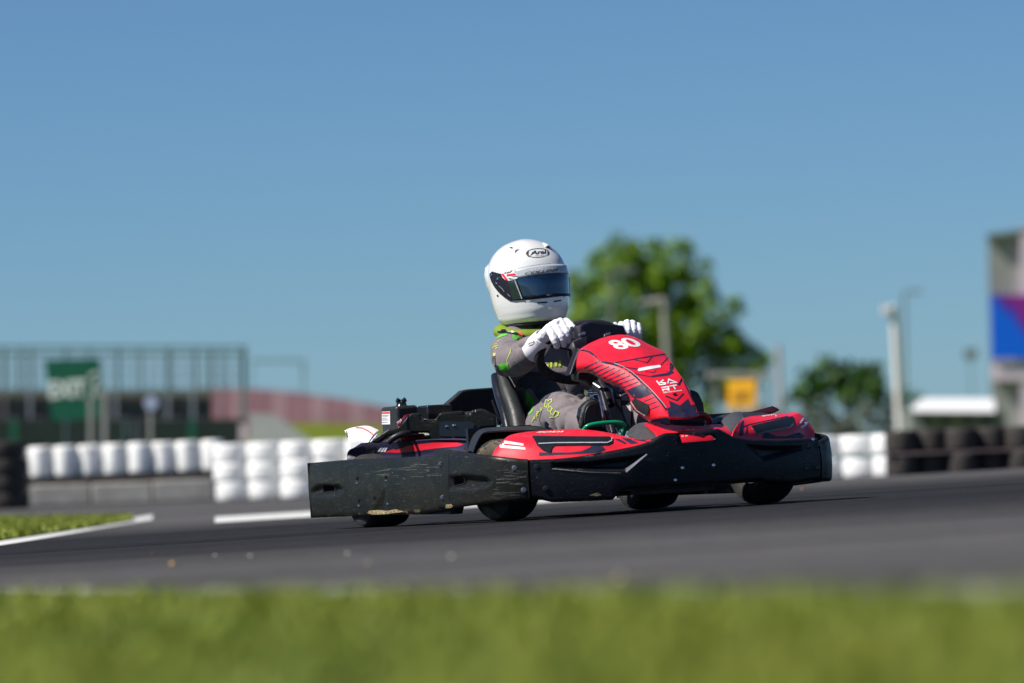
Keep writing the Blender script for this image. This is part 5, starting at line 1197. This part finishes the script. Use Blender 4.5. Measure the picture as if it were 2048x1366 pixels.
strokes('cuff_print', [ZA((1520, 500), (1550, 445), (1640, 430), (1700, 385), (1690, 460), (1600, 510), (1520, 550))], 1.0, T_g, M_ink, cR, lift=0.005, grid=3)
lettering('cuff_lettering', 'CE', [ZA((1740, 490))[0], ZA((1830, 470))[0], ZA((1820, 370))[0], ZA((1750, 380))[0]], T_g, M_wgrey, cR, lift=0.005, grid=3)

# shoes
def shoe(pts, X, ankle, toe):
    r = MB(); r.prism([P(*p, X=X) for p in pts], (-0.022, 0, 0)); s = r.build('shoe', M_shoe, driver, bevel=0.010, seg=3)
    c = sum((P(*p, X=X) for p in pts), V((0, 0, 0))) / len(pts)
    u = MB(); limb(u, [(P(*toe, X=X - .045), .030), (c + V((-.045, 0, -.01)), (.040, .035)), (ankle, .046)]); u.build('shoe_upper', M_black, s)
    inner = [(c + (P(*p, X=X) - c) * 0.72) + V((0.0015, 0, 0)) for p in pts]; q = MB(); q.prism(inner, (0.004, 0, 0)); q.build('tread_plate', M_satin, s, bevel=0.003)
    return s
shoe(ZS((205, 1150), (200, 1000), (225, 860), (270, 720), (340, 625), (430, 585), (520, 600), (590, 660), (620, 760), (640, 900), (640, 1150)), .60, AN_R + V((0.02, 0, 0)), (1185, 812))
shoe([(1352, 858), (1352, 815), (1364, 790), (1382, 779), (1398, 784), (1408, 806), (1412, 835), (1410, 858)], .60, AN_L + V((.02, .02, 0)), (1382, 796))

# ---------------------------------------------------------------- helmet
HC = P(1055, 563, X=-.36)
HM = Matrix.Translation(HC) @ Matrix.Rotation(R_(9), 4, 'Z') @ Matrix.Rotation(R_(-1.5), 4, 'Y') @ Matrix.Rotation(R_(1.0), 4, 'X')
TAB = [(-.166, .118, -.085, .092), (-.158, .150, -.105, .106), (-.146, .163, -.122, .117), (-.132, .168, -.129, .122), (-.118, .175, -.137, .127), (-.085, .177, -.148, .134), (-.04, .176, -.158, .139), (.0, .174, -.160, .141), (.04, .163, -.163, .140), (.075, .146, -.158, .134), (.105, .122, -.142, .119), (.13, .094, -.117, .098), (.148, .066, -.086, .073), (.160, .036, -.05, .042), (.165, .012, -.018, .015)]
def tab(z, k):
    zs = [r[0] for r in TAB]; z = max(zs[0], min(zs[-1], z))
    i = max(0, min(len(zs) - 2, next(j for j in range(len(zs) - 1) if z <= zs[j + 1]))); t = (z - zs[i]) / (zs[i + 1] - zs[i])
    g = lambda j: TAB[j][k] if 0 <= j < len(TAB) else (2 * TAB[0][k] - TAB[1][k] if j < 0 else 2 * TAB[-1][k] - TAB[-2][k])
    return cr(g(i - 1), g(i), g(i + 1), g(i + 2), t)
EXN = 2.18
def shell(th, z, off=0.0):
    c, s = math.cos(th), math.sin(th); a = tab(z, 1) if c >= 0 else -tab(z, 2); w = tab(z, 3)
    return V(((a + off) * math.copysign(abs(c) ** (2 / EXN), c), (w + off) * math.copysign(abs(s) ** (2 / EXN), s), z))
def unshell(p):
    q = HM.inverted() @ p; a = tab(q.z, 1) if q.x >= 0 else -tab(q.z, 2); w = tab(q.z, 3)
    return math.atan2(math.copysign(abs(q.y / w) ** (EXN / 2), q.y), math.copysign(abs(q.x / a) ** (EXN / 2), q.x)), q.z
m = MB(); zs = [-.166 + .331 * (1 - math.cos(math.pi * k / 44)) / 2 for k in range(45)]
m.grid([[HM @ shell(2 * math.pi * j / 72, z) for j in range(72)] for z in zs], cv=True)
m.f.append(tuple(44 * 72 + j for j in range(72)))
helmet = m.build('helmet', M_shell, driver, sharp=70); T_h = bvh(helmet)
Z4 = zc(6.83, 940, 460)
def hmir(o):
    me = o.data.copy(); I = HM.inverted()
    for v in me.vertices:
        q = I @ v.co; q.y = -q.y; v.co = HM @ q
    me.flip_normals(); return link(bpy.data.objects.new(o.name.split('.')[0], me), o.parent)
def hline(*pts):
    o = []
    for x, y in Z4(*pts):
        h = cast(T_h, x, y, 0)
        if h: t, z = unshell(h); o.append((t, z))
    return o
def band(lo, hi, th0, n, off, mat, name, parent, nz=10, thick=0.003):
    lo = sorted(lo); hi = sorted(hi); rows = []
    for k in range(n + 1):
        t = -th0 + 2 * th0 * k / n; q = -abs(t); a, c = interp(lo, q), interp(hi, q)
        rows.append([HM @ shell(t, a + (c - a) * j / nz, off) for j in range(nz + 1)])
    mm = MB(); mm.grid(rows); o = mm.build(name, mat, parent, sharp=60); s = o.modifiers.new('s', 'SOLIDIFY'); s.thickness = thick; s.offset = 0; return o
low = hline((330, 700), (400, 800), (470, 880), (545, 945), (740, 940), (900, 930), (1050, 915), (1180, 900))
high = hline((330, 580), (430, 600), (600, 545), (650, 530), (800, 500), (1000, 475), (1150, 465))
ctr = [(t, z) for t, z in low + high]
tmin = min(t for t, _ in low + high)
zl = [p for p in low if p[0] < 0.3]; zh = [p for p in high if p[0] < 0.3]
fold = lambda L: sorted([(-abs(t), z) for t, z in L])
th_v = abs(hline((640, 700))[0][0])
visor = band(fold(low), fold(high), th_v, 60, 0.0018, M_visor, 'visor', helmet)
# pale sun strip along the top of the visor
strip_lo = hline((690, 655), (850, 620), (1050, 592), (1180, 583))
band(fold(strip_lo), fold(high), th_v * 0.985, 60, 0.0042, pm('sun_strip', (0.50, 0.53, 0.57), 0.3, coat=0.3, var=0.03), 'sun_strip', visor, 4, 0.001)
dm = bpy.context.evaluated_depsgraph_get()
def etree(*os):
    v, f = [], []
    dg = bpy.context.evaluated_depsgraph_get()
    for o in os:
        e = o.evaluated_get(dg); me = e.to_mesh(); n = len(v); v += [x.co.copy() for x in me.vertices]; f += [tuple(i + n for i in p.vertices) for p in me.polygons]; e.to_mesh_clear()
    return BVHTree.FromPolygons(v, f)
T_v = etree(helmet, visor)
# black side plate of the visor mechanism
sidep = poly('side_plate', Z4((285, 640), (282, 600), (320, 566), (380, 585), (440, 600), (470, 640), (540, 700), (640, 720), (740, 935), (620, 962), (545, 955), (470, 905), (400, 845), (345, 775), (305, 700)), T_h, M_trim, helmet, lift=0.0055, grid=3); hmir(sidep)
trim = strokes('visor_seal', [Z4((545, 958), (740, 948), (950, 930), (1150, 908), (1300, 890))], 2.6, T_v, M_trim, helmet, lift=0.003, grid=3)
o = poly('visor_pane', Z4((530, 705), (640, 680), (735, 935), (600, 950)), T_h, pm('teal_pane', (0.006, 0.022, 0.032), 0.08, coat=1.0), helmet, lift=0.007, grid=3); hmir(o)
o = strokes('pane_edge', [Z4((625, 690), (720, 938))], 1.7, T_h, M_wgrey, helmet, lift=0.0078, grid=3); hmir(o)
for x, y in Z4((308, 622), (398, 665)):
    h = cast(T_h, x, y, 0.0055); q = HM.inverted() @ h; d = (h - HC).normalized(); mm = MB(); mm.lathe([(0.001, 0.004), (0.0045, 0.0035), (0.0055, 0), (0.001, 0)], Matrix.Translation(h) @ d.to_track_quat('Z', 'Y').to_matrix().to_4x4(), 14); o = mm.build('pivot_screw', M_steel, helmet); hmir(o)
strokes('plate_line', [Z4((410, 760), (455, 800), (480, 840)), Z4((365, 715), (390, 735)), Z4((525, 870), (560, 905))], 0.7, T_h, M_wgrey, helmet, lift=0.0062, grid=3)
# shell seams and vents
M_seam = pm('seam_grey', (0.25, 0.26, 0.28), 0.6)
strokes('shell_seam', [Z4((650, 525), (800, 495), (950, 472), (1100, 460), (1250, 478))], 0.8, T_v, M_seam, helmet, lift=0.001, grid=3)
strokes('shell_seam', [Z4((335, 290), (270, 370), (220, 480), (198, 600), (198, 690))], 0.7, T_h, M_seam, helmet, lift=0.001, grid=3)
poly('chin_vent', Z4((915, 988), (1055, 975), (1057, 996), (918, 1005)), T_h, M_trim, helmet, lift=0.001, grid=3)
poly('chin_vent', Z4((1140, 968), (1243, 952), (1245, 972), (1142, 988)), T_h, M_trim, helmet, lift=0.001, grid=3)
poly('vent_slot', Z4((538, 238), (560, 232), (595, 245), (575, 256), (550, 250)), T_h, M_trim, helmet, lift=0.001, grid=3)
poly('vent_slot', Z4((613, 300), (622, 275), (650, 265), (685, 272), (645, 282), (628, 310), (630, 335)), T_h, M_trim, helmet, lift=0.001, grid=3)
o = strokes('side_hole', [Z4((375, 885), (385, 912))], 3, T_h, M_trim, helmet, lift=0.001, grid=3); hmir(o)
def scoop(px, py, sc=1.0):
    h = cast(T_h, px, py, -0.002)
    if not h: return
    q = HM.inverted() @ h; n = V((q.x, q.y, q.z * 1.0)).normalized(); f = V((1, 0, 0)); f = (f - n * f.dot(n)).normalized(); s = n.cross(f); mm = MB(); rows = []
    for a, hh, w in ((-.035, .002, .006), (-.015, .009, .011), (.004, .012, .013), (.012, .011, .013)): rows.append([HM @ (q + f * a * sc + s * w * math.cos(t) * sc + n * hh * math.sin(t) * sc) for t in [math.pi * k / 10 for k in range(11)]])
    mm.grid(rows); o = mm.build('vent_scoop', M_shell, helmet, sharp=60); sl = o.modifiers.new('s', 'SOLIDIFY'); sl.thickness = 0.002
    mm = MB(); mm.add([HM @ (q + f * .008 * sc + s * .011 * math.cos(t) * sc + n * .0095 * math.sin(t) * sc) for t in [math.pi * k / 10 for k in range(11)]], [tuple(range(11))]); mm.build('scoop_mouth', M_trim, o, False)
scoop(*Z4((1050, 225))[0])
# rear wing of the shell
h0 = [Z4(p)[0] for p in ((300, 330), (215, 460), (200, 640))]
sp = [cast(T_h, x, y, 0.0) or cast(T_h, x + 6, y, 0.0) for x, y in h0]
mm = MB(); rows = []
for k in range(13):
    t = R_(180 - 62 + 124 * k / 12); w_ = min(1, 4 * math.sin(math.pi * k / 12)) - 0.1; rows.append([HM @ shell(t, .085, .0), HM @ (shell(t, .070, .012 * w_)), HM @ (shell(t, .040, .014 * w_)), HM @ (shell(t, .0, .010 * w_)), HM @ shell(t, -.03, -.001)])
mm.grid(rows); mm.build('rear_wing', M_shell, helmet, sharp=70)
# lower rubber edge
mm = MB(); mm.tube([HM @ (shell(2 * math.pi * j / 60, -.163, .0) + V((0, 0, -.004))) for j in range(60)], 0.0075, 8, closed=True); mm.build('rubber_edge', M_trim, helmet)
mm = MB(); mm.lathe([(.001, -.02), (.10, -.02), (.105, 0), (.001, 0)], HM @ Matrix.Translation((0.02, 0, -.150)), 30); mm.build('inner_padding', M_trim, helmet)
# brand oval, names and flag
ov = arc(Z4((922, 315))[0], 155 / 6.83, 60 / 6.83, 0, 360, 33, -3)[:-1]
strokes('logo_oval', [ov], 1.0, T_h, M_ink, helmet, closed=True, lift=0.0012, grid=3)
poly('logo_swell', Z4((770, 330), (785, 300), (805, 285), (795, 320), (800, 355), (815, 370), (785, 360)), T_h, M_ink, helmet, lift=0.0016, grid=3)
poly('logo_swell', Z4((1050, 285), (1075, 305), (1075, 330), (1050, 350), (1056, 320)), T_h, M_ink, helmet, lift=0.0016, grid=3)
lettering('logo_lettering', 'Arai', [Z4((828, 340))[0], Z4((1040, 322))[0], Z4((1036, 272))[0], Z4((838, 285))[0]], T_h, M_ink, helmet, bold=0.03, shear=0.1, lift=0.0014, grid=2)
lettering('logo_lettering', 'HELMET', [Z4((890, 358))[0], Z4((1010, 350))[0], Z4((1010, 340))[0], Z4((890, 347))[0]], T_h, M_ink, helmet, lift=0.0014, grid=2)
strokes('logo_tail', [Z4((858, 300), (825, 350), (800, 362))], 0.9, T_h, M_ink, helmet, lift=0.0018, grid=2)
T_vs = etree(*[o for o in bpy.data.objects if o.name.startswith(('sun_strip', 'visor')) and o.type == 'MESH' and o.name in ('sun_strip', 'visor')], helmet)
lettering('visor_name', 'COLLINS', [Z4((745, 615))[0], Z4((1188, 566))[0], Z4((1203, 533))[0], Z4((768, 580))[0]], T_vs, M_ink, visor, bold=0.04, shear=0.2, lift=0.0065, grid=2)
lettering('visor_name', 'LUKE', [Z4((820, 556))[0], Z4((1060, 524))[0], Z4((1072, 500))[0], Z4((832, 530))[0]], T_vs, M_white, visor, bold=0.0, shear=0.2, lift=0.006, grid=2)
ZF = zc(17.07, 975, 530)
T_fl = T_vs
LF = lambda k: dict(lift=0.006 + 0.0006 * k, grid=3)
poly('flag_ground', ZF((510, 290), (600, 270), (760, 240), (990, 290), (1060, 380), (1040, 460), (930, 500), (740, 540), (640, 500), (560, 430)), T_h, M_white, helmet, **LF(2))
poly('flag_cross', ZF((700, 320), (960, 290), (1020, 350), (700, 385)), T_h, M_red, helmet, **LF(4))
poly('flag_cross', ZF((530, 300), (590, 290), (740, 500), (700, 525), (640, 480), (560, 370)), T_h, M_red, helmet, **LF(5))
poly('flag_blue', ZF((740, 440), (960, 480), (800, 500)), T_h, M_navy, helmet, **LF(3))
poly('flag_blue', ZF((840, 395), (1050, 380), (1040, 410), (900, 410)), T_h, M_navy, helmet, **LF(3))
strokes('flag_blue', [ZF((780, 275), (880, 195)), ZF((700, 290), (770, 240)), ZF((620, 285), (680, 265))], 2.2, T_h, M_ink, helmet, **LF(3))
